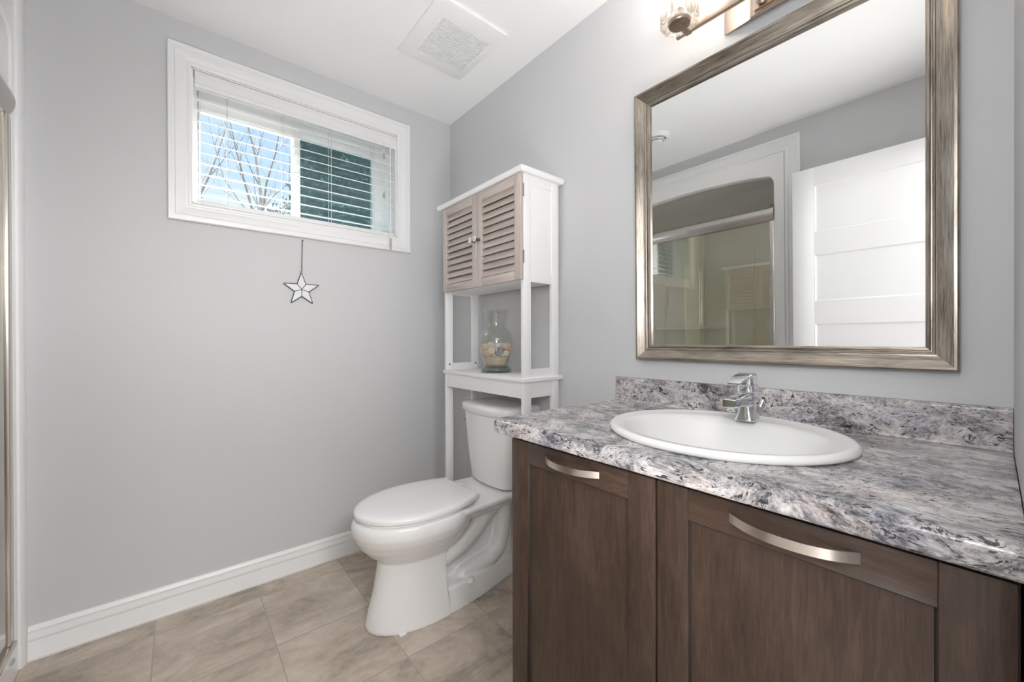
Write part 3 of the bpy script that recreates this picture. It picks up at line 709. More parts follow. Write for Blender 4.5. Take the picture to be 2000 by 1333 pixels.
def tk(xf, hw, z, bow, r=0.03, xb=-0.022, n=10):
    """tank outline: flat back, bowed front"""
    out = [(xb, TY + hw * 0.97), (xb, TY - hw * 0.97)]
    xs = xf + bow
    out += [(xs + r, TY - hw)] + [(xs + r - r * math.sin(math.radians(a)), TY - hw + r - r * math.cos(math.radians(a))) for a in (30, 60, 85)]
    for i in range(1, n):
        u = -1 + 2 * i / n; out.append((xf + bow * u * u, TY + u * (hw - r)))
    out += [(xs + r - r * math.sin(math.radians(a)), TY + hw - r + r * math.cos(math.radians(a))) for a in (85, 60, 30)] + [(xs + r, TY + hw)]
    return [(x, y, z) for x, y in out]
b = bmesh.new(); loft(b, [tk(-0.170, 0.118, 0.424, 0.012, 0.03, -0.03), tk(-0.188, 0.137, 0.428, 0.014), tk(-0.194, 0.143, 0.440, 0.016), tk(-0.202, 0.152, 0.52, 0.018), tk(-0.212, 0.166, 0.66, 0.020), tk(-0.218, 0.174, 0.756, 0.022)])
obj('tank', b, CERAMIC, to, sharp=40)
b = bmesh.new(); loft(b, [tk(-0.222, 0.178, 0.750, 0.022, 0.035, -0.015), tk(-0.229, 0.186, 0.757, 0.024, 0.035, -0.012), tk(-0.233, 0.191, 0.778, 0.026, 0.04, -0.010), tk(-0.231, 0.189, 0.789, 0.026, 0.04, -0.011), tk(-0.220, 0.178, 0.7955, 0.025, 0.04, -0.014), tk(-0.19, 0.15, 0.798, 0.02, 0.04, -0.03)])
obj('tank_lid', b, CERAMIC, to, sharp=50)
b = tube(bmesh.new(), [(-0.150, TY + 0.168, 0.700), (-0.150, TY + 0.186, 0.700)], 0.009, 14); tube(b, [(-0.148, TY + 0.183, 0.700), (-0.190, TY + 0.185, 0.694)], 0.005, 10)
obj('flush_lever', b, CHROME, to)
sh = obj('floor_shim', box(-0.654, -0.628, -0.722, -0.702, 0.0, 0.006, 0.001), PLAST)
tag(sh, 'tiny white plastic shim wedged under the toilet foot', 'shim')

# ------------------------------------------------------------------ over-toilet shelf unit
EY0, EY1, EX0, EX1 = -0.920, -0.305, -0.2205, -0.020
et = empty('bathroom_shelf_unit', (-0.12, -0.6125, 0.0), 'tall white over-toilet shelf unit with taupe louvred doors', 'shelf unit')
PW, PT = 0.040, 0.0165
for y0 in (EY0, EY1 - PT):
    for x0 in (EX0, EX1 - PW):
        obj('post', box(x0, x0 + PW, y0, y0 + PT, 0.0, 1.757, 0.001), WHITE, et)
b = box(-0.228, -0.002, -0.928, -0.297, 0.922, 0.9405, 0.004); obj('open_shelf', b, WHITE, et)
b = box(EX0 + 0.001, EX0 + 0.014, EY0 + PT, EY1 - PT, 0.858, 0.922); obj('front_apron', b, WHITE, et)
for y in (EY0 + 0.0015, EY1 - 0.0125):
    b = box(EX0 + PW, EX1 - PW, y, y + 0.011, 0.858, 0.922); obj('side_apron', b, WHITE, et)
    b = box(EX0 + PW, EX1 - PW, y, y + 0.011, 0.9405, 0.975); obj('side_rail', b, WHITE, et)
    b = bmesh.new()
    bx(b, EX0 + PW, EX1 - PW, y, y + 0.011, 1.328, 1.366); bx(b, EX0 + PW, EX1 - PW, y, y + 0.011, 1.722, 1.757)
    bx(b, EX0 + PW, EX1 - PW, y + 0.0035, y + 0.0075, 1.366, 1.722)
    obj('side_panel', b, WHITE, et)
obj('cabinet_floor', box(EX0 + 0.002, EX1 - 0.002, EY0 + PT, EY1 - PT, 1.336, 1.350), WHITE, et)
obj('back_panel', box(EX1 - 0.006, EX1 - 0.002, EY0 + PT, EY1 - PT, 1.350, 1.757), WHITE, et)
cr = [(0.0, 1.757), (0.016, 1.757), (0.020, 1.760)] + arc(0.0185, 1.7725, 0.0115, -80, 80, 6)[:-1] + [(0.017, 1.784), (0.0, 1.784)]
b = bmesh.new(); rings = []
for d, z in [(0.0, 1.757), (0.020, 1.757), (0.0235, 1.760), (0.027, 1.766), (0.0275, 1.772), (0.025, 1.778), (0.019, 1.782), (0.012, 1.784), (0.0, 1.784)]:
    rings.append([(EX0 - d - 0.004, EY0 - d * 0.8, z), (EX1 + 0.012, EY0 - d * 0.8, z), (EX1 + 0.012, EY1 + d * 0.8, z), (EX0 - d - 0.004, EY1 + d * 0.8, z)])
loft(b, rings); obj('crown_top', b, WHITE, et, sharp=40)
dot = plain('grey_screw', (0.22, 0.22, 0.23), 0.4, 0.4)
for x in (-0.201, -0.040):
    obj('screw_cap', lathe(bmesh.new(), [(0, 0), (0.005, 0), (0.005, -0.001), (0, -0.0014)], (x, EY1 - PT, 0.970), 14, 'y'), dot, et)
KNOB = plain('knob_cream', (0.78, 0.74, 0.70), 0.3); KMET = plain('knob_pewter', (0.20, 0.18, 0.16), 0.35, 0.9)
LBACK = plain('shaded_louvre_backing', (0.16, 0.12, 0.10), 0.8)  # backing darkened to paint the shade in the gaps between louvres
def ldoor(y0, y1, ky):
    z0, z1, x0, x1, s, rl = 1.334, 1.755, -0.2395, -0.2215, 0.0355, 0.036
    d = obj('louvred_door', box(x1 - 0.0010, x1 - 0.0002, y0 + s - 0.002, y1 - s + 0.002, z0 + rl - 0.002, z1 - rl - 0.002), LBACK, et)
    for ya, yb in ((y0, y0 + s), (y1 - s, y1)): obj('door_stile', box(x0, x1, ya, yb, z0, z1, 0.001), TWOOD_Z, d)
    for za, zb in ((z0, z0 + rl), (z1 - rl - 0.004, z1)): obj('door_rail', box(x0 + 0.0004, x1, y0 + s, y1 - s, za, zb, 0.0008), TWOOD_Y, d)
    n = 11; zz0, zz1 = z0 + rl, z1 - rl - 0.004; p_ = (zz1 - zz0) / n
    for k in range(n):
        zb = zz0 + p_ * k; a = bmesh.new()
        prism(a, [(x0 + 0.0005, zb + 0.0030), (x0 + 0.0040, zb + 0.0010), (x1 - 0.0012, zb + p_ - 0.0005), (x1 - 0.0045, zb + p_ + 0.0015)], 'y', y0 + s, y1 - s)
        obj('louvre', a, TWOOD_Y, d)
    k = lathe(bmesh.new(), [(0, 0.002), (0.0085, 0.002), (0.0085, -0.001), (0.0035, -0.003), (0.003, -0.008), (0.0065, -0.010), (0.0065, -0.014), (0.003, -0.016), (0.0028, -0.020), (0.006, -0.021), (0.006, -0.0225), (0, -0.0225)], (x0, ky, 1.542), 18, 'x')
    kn = obj('knob', k, KMET, d)
    c = bmesh.new(); rings = []
    for r, h in [(0.004, -0.022), (0.0105, -0.023), (0.0125, -0.026), (0.0115, -0.029), (0.007, -0.0305), (0.002, -0.031)]:
        rings.append([(x0 + h, ky + (r * (1 + 0.10 * math.cos(6 * 2 * math.pi * i / 36))) * math.cos(2 * math.pi * i / 36), 1.542 + (r * (1 + 0.10 * math.cos(6 * 2 * math.pi * i / 36))) * math.sin(2 * math.pi * i / 36)) for i in range(36)])
    loft(c, rings); obj('knob_cap', c, KNOB, d)
    obj('knob_centre', lathe(bmesh.new(), [(0, 0), (0.003, 0), (0.0025, -0.0012), (0, -0.0016)], (x0 - 0.0308, ky, 1.542), 12, 'x'), KMET, d)
    return d
d1 = ldoor(-0.9205, -0.6235, -0.641); d2 = ldoor(-0.6215, -0.3215, -0.606)
for z in (1.690, 1.425):
    b = bmesh.new(); tube(b, [(-0.2215, -0.9225, z - 0.026), (-0.2215, -0.9225, z + 0.026)], 0.0026, 8); obj('hinge', b, plain('hinge_brass', (0.45, 0.40, 0.33), 0.35, 0.9), d1)

# ------------------------------------------------------------------ vase with sand and shells
VX, VYc, VZ = -0.112, -0.600, 0.9405
va = empty('glass_vase', (VX, VYc, VZ), 'clear glass hourglass-neck vase of sand and shells on the open shelf', 'vase')
po = [(0.066, 0.022), (0.062, 0.026), (0.058, 0.036), (0.066, 0.060), (0.076, 0.090), (0.083, 0.125), (0.083, 0.150), (0.077, 0.175), (0.064, 0.198), (0.052, 0.213), (0.049, 0.222), (0.049, 0.235), (0.052, 0.252), (0.058, 0.274), (0.066, 0.292), (0.068, 0.296)]
# smooth the profile
def smooth_prof(P, n=4):
    out = []
    for i in range(len(P) - 1):
        p0 = P[max(i - 1, 0)]; p1 = P[i]; p2 = P[i + 1]; p3 = P[min(i + 2, len(P) - 1)]
        for k in range(n):
            t_ = k / n
            out.append(tuple(0.5 * (2 * p1[q] + (p2[q] - p0[q]) * t_ + (2 * p0[q] - 5 * p1[q] + 4 * p2[q] - p3[q]) * t_ ** 2 + (3 * p1[q] - p0[q] - 3 * p2[q] + p3[q]) * t_ ** 3) for q in (0, 1)))
    return out + [P[-1]]
outer = smooth_prof(po[2:])
inner = [(r - 0.0032, h) for r, h in outer][::-1]
b = lathe(bmesh.new(), [(0.055, 0.030)] + outer + inner + [(0.0, inner[-1][1])], (VX, VYc, VZ), 56); obj('vase_wall', b, VASEG, va, sharp=60)
b = lathe(bmesh.new(), [(0.0, 0.0), (0.066, 0.0), (0.072, 0.004), (0.073, 0.012), (0.070, 0.021), (0.060, 0.026), (0.054, 0.029), (0.0, 0.029)], (VX, VYc, VZ), 56); obj('vase_foot', b, VASEB, va, sharp=60)
b = lathe(bmesh.new(), [(0.0, 0.0365), (0.0535, 0.0375), (0.0615, 0.060), (0.0655, 0.072), (0.055, 0.078), (0.03, 0.075), (0.0, 0.080)], (VX, VYc, VZ), 40)
sd = obj('sand', b, SAND); tag(sd, 'beige sand filling the bottom of the glass vase', 'sand', kind='stuff')
rnd = random.Random(4)
CS = [((0.74, 0.60, 0.47), 'tan'), ((0.78, 0.70, 0.58), 'cream'), ((0.40, 0.40, 0.42), 'grey'), ((0.80, 0.78, 0.75), 'white'), ((0.74, 0.56, 0.46), 'pink')]
SHM = {c[1]: plain('shell_' + c[1], c[0], 0.5, mottle=0.2, mscale=120) for c in CS}
# view direction from the camera, so that positions can be given as right / nearer
vr = Vector((0.79, -0.61, 0)); vn = Vector((-0.61, -0.79, 0))
shells = [  # right, nearer, height, size, kind, colour, label
 (-0.052, 0.030, 0.118, 0.021, 'scallop', 'tan', 'tan ribbed shell at the upper left of the vase'),
 (-0.024, 0.056, 0.102, 0.017, 'disc', 'cream', 'round cream shell against the front of the vase glass'),
 (0.012, 0.048, 0.092, 0.025, 'scallop', 'grey', 'grey ribbed shell in the middle of the vase'),
 (0.008, 0.042, 0.127, 0.022, 'cone', 'white', 'white spiral shell lying across the top of the shells'),
 (0.050, 0.028, 0.120, 0.023, 'scallop', 'pink', 'pink scallop shell at the upper right of the vase'),
 (0.046, 0.040, 0.090, 0.015, 'disc', 'cream', 'small cream disc shell low on the right of the vase'),
 (-0.044, 0.036, 0.088, 0.019, 'scallop', 'tan', 'brown-tan shell low on the left just above the sand'),
 (-0.010, 0.054, 0.083, 0.013, 'cone', 'cream', 'small cream spiral shell resting on the sand at the front'),
 (-0.026, -0.004, 0.124, 0.022, 'scallop', 'white', 'white shell behind the others in the vase'),
 (0.026, -0.012, 0.120, 0.022, 'scallop', 'tan', 'tan shell at the back right of the pile'),
 (-0.005, -0.040, 0.112, 0.024, 'scallop', 'pink', 'pinkish shell at the far back of the vase'),
 (0.000, 0.010, 0.100, 0.028, 'scallop', 'cream', 'large cream shell buried in the centre of the pile'),
 (0.030, 0.056, 0.082, 0.011, 'cone', 'white', 'tiny white spiral shell on the sand near the right front'),
 (-0.062, 0.004, 0.104, 0.016, 'disc', 'pink', 'pink disc shell at the left side of the vase'),
 (0.062, 0.004, 0.100, 0.016, 'disc', 'tan', 'tan disc shell at the right side of the vase'),
]
for sx_, sn_, h, s, kind, colr, lab in shells:
    c = Vector((VX, VYc, VZ + h)) + vr * sx_ + vn * sn_
    b = bmesh.new()
    if kind == 'cone':
        prof = []
        for i in range(25):
            u = i / 24; prof.append((s * 0.52 * (math.sin(math.pi * min(1, u * 1.25 + 0.02)) ** 0.8 if u < 0.42 else (1 - u) / 0.58 * 0.98) * (1 + 0.10 * math.sin(u * 34)), -s * 1.1 + 2.2 * s * u))
        lathe(b, prof, (0, 0, 0), 16, 'y')
        bmesh.ops.rotate(b, verts=b.verts, cent=(0, 0, 0), matrix=Matrix.Rotation(math.radians(-40 + rnd.uniform(-15, 15)), 3, 'Z') @ Matrix.Rotation(rnd.uniform(-.3, .3), 3, 'X'))
    elif kind == 'disc':
        lathe(b, [(0, -s * .42), (s * .6, -s * .38), (s * .95, -s * .1), (s, 0), (s * .9, s * .22), (s * .55, s * .32), (s * .3, s * .24), (0, s * .34)], (0, 0, 0), 24, 'y')
        bmesh.ops.rotate(b, verts=b.verts, cent=(0, 0, 0), matrix=Matrix.Rotation(math.radians(142 + rnd.uniform(-15, 15)), 3, 'Z') @ Matrix.Rotation(rnd.uniform(-.4, .4), 3, 'X'))
    else:
        rings = []; n = 40
        for f_, y_ in ((0.02, 0.50), (0.40, 0.46), (0.75, 0.30), (0.95, 0.10), (1.0, 0.0), (0.9, -0.10), (0.5, -0.28), (0.02, -0.34)):
            rings.append([(s * f_ * math.cos(2 * math.pi * i / n) * (1 + 0.05 * math.cos(12 * 2 * math.pi * i / n)), s * y_ * (1 + 0.10 * math.cos(12 * 2 * math.pi * i / n)), s * 0.92 * f_ * math.sin(2 * math.pi * i / n) * (1 + 0.05 * math.cos(12 * 2 * math.pi * i / n))) for i in range(n)])
        loft(b, rings)
        bmesh.ops.rotate(b, verts=b.verts, cent=(0, 0, 0), matrix=Matrix.Rotation(math.radians(-38 + 180 + rnd.uniform(-25, 25)), 3, 'Z') @ Matrix.Rotation(rnd.uniform(-.5, .5), 3, 'X'))
    for v in b.verts: v.co += c
    tag(obj('seashell', b, SHM[colr]), lab, 'seashell', 'seashells in the vase')

# ------------------------------------------------------------------ shower alcove in the left wall
sw = empty('shower_stall', (-2.1, -0.64, 0.0), 'white one-piece shower stall with arched opening in the left wall', 'shower')
SB = -2.45; sy0, sy1 = -1.275, -0.006
def open_outline(r=0.055, n=6):
    """opening outline (y,z) counter-clockwise seen from the room: flat bottom, arched top"""
    P = [(SY0, 0.10), (SY1, 0.10)]
    P += [(SY1 + r * (math.cos(math.radians(a)) - 1), 2.118 - r + r * math.sin(math.radians(a))) for a in (0, 20, 40, 60)]
    for i in range(1, 12):
        u = -1 + 2 * i / 12; P.append(((SY0 + SY1) / 2 - u * ((SY1 - SY0) / 2 - 0.05), 2.120 + 0.036 * (1 - u * u)))
    P += [(SY0 + r * (1 + math.cos(math.radians(a))), 2.118 - r + r * math.sin(math.radians(a))) for a in (120, 140, 160, 180)]
    return P
op = open_outline(); b = bmesh.new()
xf_ = XL + 0.004
def out_rect(p):   # matching point on the flange's outer rectangle
    y, z = p; cy_ = (SY0 + SY1) / 2; cz_ = 1.1; dy, dz = y - cy_, z - cz_
    ky = ((sy1 - cy_) if dy > 0 else (sy0 - cy_)) / dy if abs(dy) > 1e-9 else 1e9
    kz = ((2.262 - cz_) if dz > 0 else (0.0 - cz_)) / dz if abs(dz) > 1e-9 else 1e9
    k = min(ky, kz); return (cy_ + dy * k, cz_ + dz * k)
orr = [out_rect(p_) for p_ in op]
for cpt in ((sy0, 2.262), (sy1, 2.262), (sy0, 0.0), (sy1, 0.0)):
    j = min(range(len(orr)), key=lambda q: (orr[q][0] - cpt[0]) ** 2 + (orr[q][1] - cpt[1]) ** 2); orr[j] = cpt
ins = [((SY0 + SY1) / 2 + (y - (SY0 + SY1) / 2) * 0.992, 1.1 + (z - 1.1) * 0.995) for y, z in op]
loft(b, [[(xf_ - 0.012, y, z) for y, z in orr], [(xf_, y, z) for y, z in orr], [(xf_, y, z) for y, z in op], [(xf_ - 0.006, y, z) for y, z in ins], [(xf_ - 0.060, y, z) for y, z in ins]], False, False)
# inner box: walls, dome, pan (single sided shell with thickness towards outside)
bxs = bmesh.new()
pan = [(-1.745, -0.075), (-1.745, -1.20), (SB, -1.20), (SB, -0.075)]
prf = [(0.0, -1.20, -0.066)]
loft(b, [[(SB - 0.03, sy0 + 0.03, 0.0), (-1.752, sy0 + 0.03, 0.0), (-1.752, -0.03, 0.0), (SB - 0.03, -0.03, 0.0)],
         [(SB - 0.03, sy0 + 0.03, 1.86), (-1.752, sy0 + 0.03, 1.86), (-1.752, -0.03, 1.86), (SB - 0.03, -0.03, 1.86)],
         *[[(SB - 0.03 + 0.62 * (1 - math.cos(math.radians(a_))), sy0 + 0.03 + 0.10 * (1 - math.cos(math.radians(a_))), 1.86 + 0.33 * math.sin(math.radians(a_))), (-1.752, sy0 + 0.03 + 0.10 * (1 - math.cos(math.radians(a_))), 1.86 + 0.33 * math.sin(math.radians(a_))),
            (-1.752, -0.03 - 0.10 * (1 - math.cos(math.radians(a_))), 1.86 + 0.33 * math.sin(math.radians(a_))), (SB - 0.03 + 0.62 * (1 - math.cos(math.radians(a_))), -0.03 - 0.10 * (1 - math.cos(math.radians(a_))), 1.86 + 0.33 * math.sin(math.radians(a_)))] for a_ in (15, 30, 45, 60, 75, 90)]], True, True)
b.normal_update(); b.faces.ensure_lookup_table()
# drop the face towards the room so that the stall is open
for f in list(b.faces):
    c = f.calc_center_median()
    if abs(c.x + 1.752) < 1e-4 and abs(f.normal.x) > 0.9: b.faces.remove(f)
bx(b, -1.752, XL - 0.004, SY0 - 0.01, SY1 + 0.01, 0.0, 0.0995, 0.0)
obj('surround', b, ACRYL, sw, sharp=35, keepn=True)
b = bmesh.new()
prism(b, [(SB - 0.028, -0.034), (SB + 0.16, -0.034), (SB + 0.13, -0.12), (SB + 0.06, -0.50), (SB - 0.028, -0.62)], 'z', 1.140, 1.160); obj('corner_shelf', b, ACRYL, sw)
for y in (-0.41, -0.83): obj('wall_rib', box(SB - 0.03, SB - 0.022, y - 0.006, y + 0.006, 0.1, 1.86, 0.002), ACRYL, sw)
# sliding door set
sdn = sw
b = bmesh.new()
hp = [(-1.722, 1.822), (-1.722, 1.908), (-1.705, 1.912)] + [(-1.703 + 0.026 * math.sin(math.radians(a)), 1.867 + 0.045 * math.cos(math.radians(a))) for a in (20, 45, 70, 90, 110, 135, 160)] + [(-1.700, 1.822)]
prism(b, hp, 'y', SY0 + 0.004, -0.086); obj('header', b, TRACKM, sdn, sharp=40)
for y0, y1 in ((SY0 + 0.003, SY0 + 0.030), (SY1 - 0.040, SY1 - 0.003)):
    obj('side_jamb', box(-1.725, -1.690, y0, y1, 0.118, 1.822, 0.003), TRACKM, sdn)
obj('bottom_track', box(-1.725, -1.684, SY0 + 0.004, SY1 - 0.004, 0.0995, 0.118, 0.003), TRACKM, sdn)
obj('sliding_panel', box(-1.702, -1.696, -0.735, SY1 - 0.030, 0.119, 1.830), SHOWERG, sdn)
obj('sliding_panel', box(-1.718, -1.712, SY0 + 0.028, -0.615, 0.119, 1.830), SHOWERG, sdn)
# shower casing
pcs = miter((SY0 - 0.059, SY1 + 0.027, 0.0, 2.240), [(0, 0), (0, 0.010), (0.006, 0.013), (0.018, 0.013), (0.021, 0.011), (0.028, 0.012), (0.050, 0.018), (0.062, 0.019), (0.065, 0.0165), (0.082, 0.0185), (0.082, 0)], lambda a, c, h: (XL + h, a, c), 'LT')
pcs['R'] = prism(bmesh.new(), [(XL, SY1 + 0.027), (XL + 0.010, SY1 + 0.027), (XL + 0.014, SY1 + 0.031), (XL + 0.018, SY1 + 0.040), (XL + 0.018, -0.0005), (XL, -0.0005)], 'z', 0.0, 2.322)
b = merge(pcs.values())
for v in b.verts:
    v.co.z = max(v.co.z, 0.0)
    v.co.y = min(v.co.y, -0.0005)
struct('trim_2', b, TRIM)
shd = obj('shower_head', tube(bmesh.new(), [(-1.93, -1.244, 2.005), (-1.93, -1.215, 2.012), (-1.93, -1.185, 2.0), (-1.93, -1.165, 1.985)], 0.008, 10), DARKM, sw)
obj('spray_face', tube(bmesh.new(), [(-1.93, -1.168, 1.990), (-1.93, -1.150, 1.972), (-1.93, -1.142, 1.962)], [0.012, 0.028, 0.030], 20), CHROME, shd)
b = tube(bmesh.new(), [(XL + 0.004, -0.125, 0.066), (XL + 0.0045, -0.118, 0.066), (XL + 0.005, -0.105, 0.066), (XL + 0.0045, -0.092, 0.066), (XL + 0.004, -0.085, 0.066)], [0.002, 0.005, 0.006, 0.005, 0.002], 10); obj('weep_cover', b, GREYP, sw)

# ------------------------------------------------------------------ open door (seen in the mirror)
dr = empty('door_1', (-1.57, -1.74, 0.0), 'white five-panel door standing open, seen in the mirror', kind='structure')
DX, DY0, DY1 = -1.550, -2.120, -1.356
b = box(DX - 0.030, DX - 0.006, DY0, DY1, 0.012, 2.040)
bx(b, DX - 0.008, DX, DY0, DY0 + 0.105, 0.012, 2.040, 0.001); bx(b, DX - 0.008, DX, DY1 - 0.105, DY1, 0.012, 2.040, 0.001)
PZ = [1.937 - 0.3925 * k for k in range(5)]; ph = 0.268; prev = 2.040
for zt in PZ:
    bx(b, DX - 0.008, DX, DY0 + 0.105, DY1 - 0.105, zt, prev); prev = zt - ph
bx(b, DX - 0.008, DX, DY0 + 0.105, DY1 - 0.105, 0.012, prev)
obj('door_slab', b, TRIM, dr)
for zt in PZ:
    P = [(0, -0.008), (0, 0.0), (-0.003, 0.0), (-0.010, -0.005), (-0.014, -0.005), (-0.014, -0.008)]
    b = merge(miter((DY0 + 0.105, DY1 - 0.105, zt - ph, zt), P, lambda a, c, h: (DX + h, a, c)).values())
    bx(b, DX - 0.008, DX - 0.0055, DY0 + 0.118, DY1 - 0.118, zt - ph + 0.013, zt - 0.013)
    obj('door_panel', b, TRIM, dr)
b = lathe(bmesh.new(), [(0, 0), (0.027, 0), (0.027, 0.006), (0.011, 0.010), (0.011, 0.030), (0.026, 0.040), (0.028, 0.052), (0.018, 0.062), (0, 0.064)], (DX, DY1 - 0.06, 0.95), 24, 'x')
obj('door_knob', b, NICKEL, dr)
for z in (0.25, 1.02, 1.80): obj('hinge', tube(bmesh.new(), [(DX + 0.004, DY0 - 0.004, z - 0.045), (DX + 0.004, DY0 - 0.004, z + 0.045)], 0.007, 10), NICKEL, dr)
b = bmesh.new()
for x0, x1, z0, z1 in ((-1.575, -1.555, 0, 2.06), (-0.795, -0.775, 0, 2.06), (-1.555, -0.795, 2.042, 2.06)): bx(b, x0, x1, YR - 0.125, YR - 0.001, z0, z1)
struct('trim_3', b, TRIM)

# ------------------------------------------------------------------ hall fill light added behind the camera, out of view
hl = empty('hall_fill_light', (-1.0, -3.35, 2.30), 'added unseen round ceiling light in the hall, filling the room through the doorway', 'fill lamp')
m, t, p, o = mat_new('lit_opal_glass'); t.n.remove(p)
em = t.add('ShaderNodeEmission', Color=(1, 0.97, 0.93, 1), Strength=3.0); t.l.new(em.outputs[0], o.inputs['Surface'])
obj('lamp_bowl', lathe(bmesh.new(), [(0, 0), (0.10, 0.012), (0.16, 0.045), (0.175, 0.08), (0.0, 0.08)], (-1.0, -3.35, 2.30), 32), m, hl)
obj('lamp_rim', lathe(bmesh.new(), [(0, 0.08), (0.185, 0.08), (0.185, 0.10), (0, 0.10)], (-1.0, -3.35, 2.30), 32), NICKEL, hl)
ld = bpy.data.lights.new('hall_fill_area', 'AREA'); ld.shape = 'DISK'; ld.size = 0.9; ld.energy = HALL_W; ld.color = (1, 0.99, 0.985)
lo = bpy.data.objects.new('hall_fill_area', ld); COL.objects.link(lo); lo.parent = hl
lo.location = (0.0, 0.0, -0.03); lo.rotation_euler = (math.radians(55), 0, 0)

# ------------------------------------------------------------------ outside
gz = 1.30
lawn = obj('lawn', box(-9, 9, 0.35, 30, gz - 0.2, gz), GRASS); tag(lawn, 'green lawn outside the window', 'lawn', kind='stuff')
rt = random.Random(11)
def limb(bm, p, d, length, r, depth):
    pts = [Vector(p)]; rads = [r]; d = Vector(d).normalized(); n = 5
    for i in range(n):
        d = (d + Vector((rt.uniform(-1, 1), rt.uniform(-1, 1), rt.uniform(-.4, 1))) * 0.10).normalized()
        pts.append(pts[-1] + d * length / n); rads.append(r * (1 - 0.62 * (i + 1) / n))
    tube(bm, pts, rads, 6 if depth > 1 else 4)
    if depth > 0:
        for k in range(3):
            i = rt.randint(1, n); side = Vector((rt.uniform(-1, 1), rt.uniform(-1, 1), rt.uniform(-.1, .5))).normalized()
            limb(bm, pts[i], d * 1.0 + side * 0.75, length * rt.uniform(0.45, 0.7), rads[i] * 0.72, depth - 1)
    return pts
def bare_tree(name, base, stems, label, group):
    b = bmesh.new()
    for pts, r0 in stems:
        rads = [r0 * 0.75 * (1 - 0.75 * i / (len(pts) - 1)) for i in range(len(pts))]
        tube(b, pts, rads, 8)
        for i in range(1, len(pts)):
            for k in range(1 if i % 2 else 2):
                side = Vector((rt.uniform(-1, 1), rt.uniform(-1, 1), rt.uniform(0.1, 0.7))).normalized(); ax = (Vector(pts[i]) - Vector(pts[i - 1])).normalized()
                limb(b, pts[i], ax * 0.8 + side * 0.7, rt.uniform(0.45, 0.85), rads[i] * 0.42, 2)
    o = obj(name, b, BARK, base=base); return tag(o, label, 'tree', group)
TB = (-0.13, 6.0, gz)
bare_tree('bare_tree', TB, [
    ([(-0.14, 6.0, gz + 0.002), (-0.14, 6.0, 2.4), (-0.15, 6.0, 3.25), (-0.17, 6.05, 3.75), (-0.22, 6.1, 4.25), (-0.34, 6.1, 4.8), (-0.40, 6.1, 5.4)], 0.055),
    ([(-0.15, 6.0, 3.25), (-0.10, 5.9, 3.8), (0.02, 5.8, 4.3), (0.10, 5.7, 4.9)], 0.030),
    ([(-0.16, 6.0, 3.35), (0.05, 6.1, 3.70), (0.30, 6.2, 4.0), (0.45, 6.2, 4.5)], 0.026),
    ([(-0.14, 6.0, 2.5), (-0.28, 5.9, 3.2), (-0.42, 5.8, 3.7), (-0.55, 5.7, 4.2), (-0.66, 5.7, 4.8)], 0.036),
    ([(-0.28, 5.9, 3.2), (-0.45, 6.0, 3.4), (-0.68, 6.1, 3.8), (-0.80, 6.1, 4.3)], 0.022)], 'bare winter tree against the blue sky outside the left window pane', None)
bare_tree('leafless_branch_tree', (-1.35, 4.0, gz), [
    ([(-1.30, 4.0, gz + 0.002), (-1.30, 4.0, 2.1), (-1.12, 4.0, 2.72), (-1.00, 4.0, 3.05), (-0.90, 4.0, 3.38), (-0.82, 4.0, 3.7)], 0.034)], 'dark slanting leafless sapling at the left edge of the window view', None)
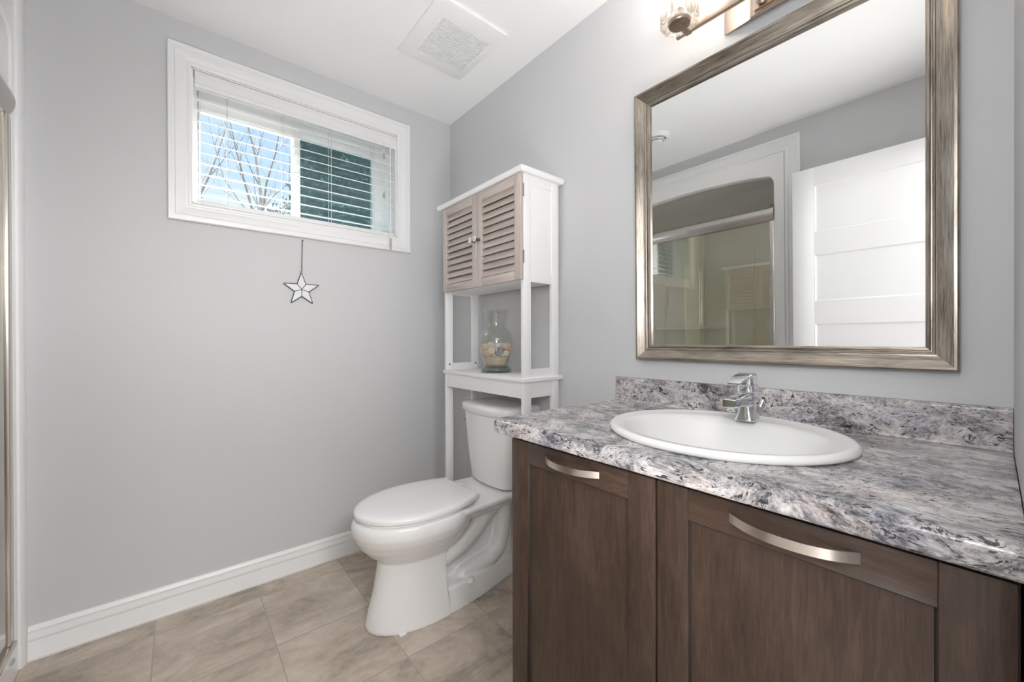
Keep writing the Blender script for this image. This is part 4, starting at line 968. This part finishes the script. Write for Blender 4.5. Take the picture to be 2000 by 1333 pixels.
def leafmass(name, c, rad, n, size, mats, label, cat, group=None, cone=False, trunk=None):
    root = empty(name, (c[0], c[1], gz), label, cat, group); b = bmesh.new(); r_ = random.Random(hash((round(c[0] * 100), n)) & 0xffff)
    for k in range(n):
        while True:
            q = Vector((r_.uniform(-1, 1), r_.uniform(-1, 1), r_.uniform(-1, 1)))
            lim = (1 - ((q.z + 1) / 2) ** 1.7 * 0.85) if cone else math.sqrt(max(0, 1 - q.z * q.z))
            rr_ = math.hypot(q.x, q.y)
            if 0.55 * lim < rr_ < lim: break
        p0 = Vector((c[0] + q.x * rad[0], c[1] + q.y * rad[1], c[2] + q.z * rad[2]))
        u = Vector((r_.uniform(-1, 1), r_.uniform(-1, 1), r_.uniform(-.5, 1))).normalized(); v = u.cross(Vector((r_.uniform(-1, 1), r_.uniform(-1, 1), r_.uniform(-1, 1)))).normalized()
        s = size * r_.uniform(0.6, 1.3)
        f = b.faces.new([b.verts.new(p0 - v * s * .35), b.verts.new(p0 + u * s * .5 - v * s * .1), b.verts.new(p0 + u * s), b.verts.new(p0 + u * s * .5 + v * s * .3)]); f.material_index = k % len(mats)
    obj('foliage', b, mats, root, keepn=True)
    core = bmesh.new()
    if cone: lathe(core, [(0, 0), (rad[0] * 0.62, 0.02), (rad[0] * 0.55, rad[2] * 0.5), (rad[0] * 0.32, rad[2] * 1.3), (0, rad[2] * 1.9)], (c[0], c[1], gz), 16)
    else: lathe(core, [(0, 0)] + [(rad[0] * 0.7 * math.sin(math.pi * i / 8), rad[2] * 0.7 * (1 - math.cos(math.pi * i / 8))) for i in range(1, 8)] + [(0, rad[2] * 1.4)], (c[0], c[1], gz), 16)
    obj('branch_core', core, EVD, root)
    return root
EVG = plain('evergreen_leaf', (0.025, 0.055, 0.050), 0.8, spec=0.1); EVG2 = plain('evergreen_leaf_light', (0.045, 0.085, 0.078), 0.8, spec=0.1); EVD = plain('evergreen_core', (0.02, 0.045, 0.042), 0.9)
HG = plain('hedge_leaf', (0.045, 0.055, 0.038), 0.8); HG2 = plain('hedge_leaf_brown', (0.065, 0.060, 0.046), 0.8)
EL = 'evergreens outside the right pane'
leafmass('evergreen_tree', (0.17, 3.5, gz + 2.06), (0.42, 0.42, 1.95), 6500, 0.09, [EVG, EVG2], 'dark evergreen nearest the middle of the window, behind the right pane', 'tree', EL, True)
leafmass('evergreen_tree', (1.16, 3.5, gz + 2.06), (0.42, 0.42, 1.95), 6500, 0.09, [EVG, EVG2], 'dark evergreen filling the right side of the right pane', 'tree', EL, True)
leafmass('evergreen_tree', (1.09, 4.95, gz + 2.51), (0.60, 0.50, 2.40), 6500, 0.10, [EVG, EVG2], 'tall dark evergreen standing behind the two nearer ones', 'tree', EL, True)
leafmass('garden_hedge', (0.02, 5.0, gz + 1.05), (0.40, 0.42, 0.95), 3000, 0.08, [HG, HG2], 'brownish green rounded shrub at the bottom of the left pane', 'shrub')
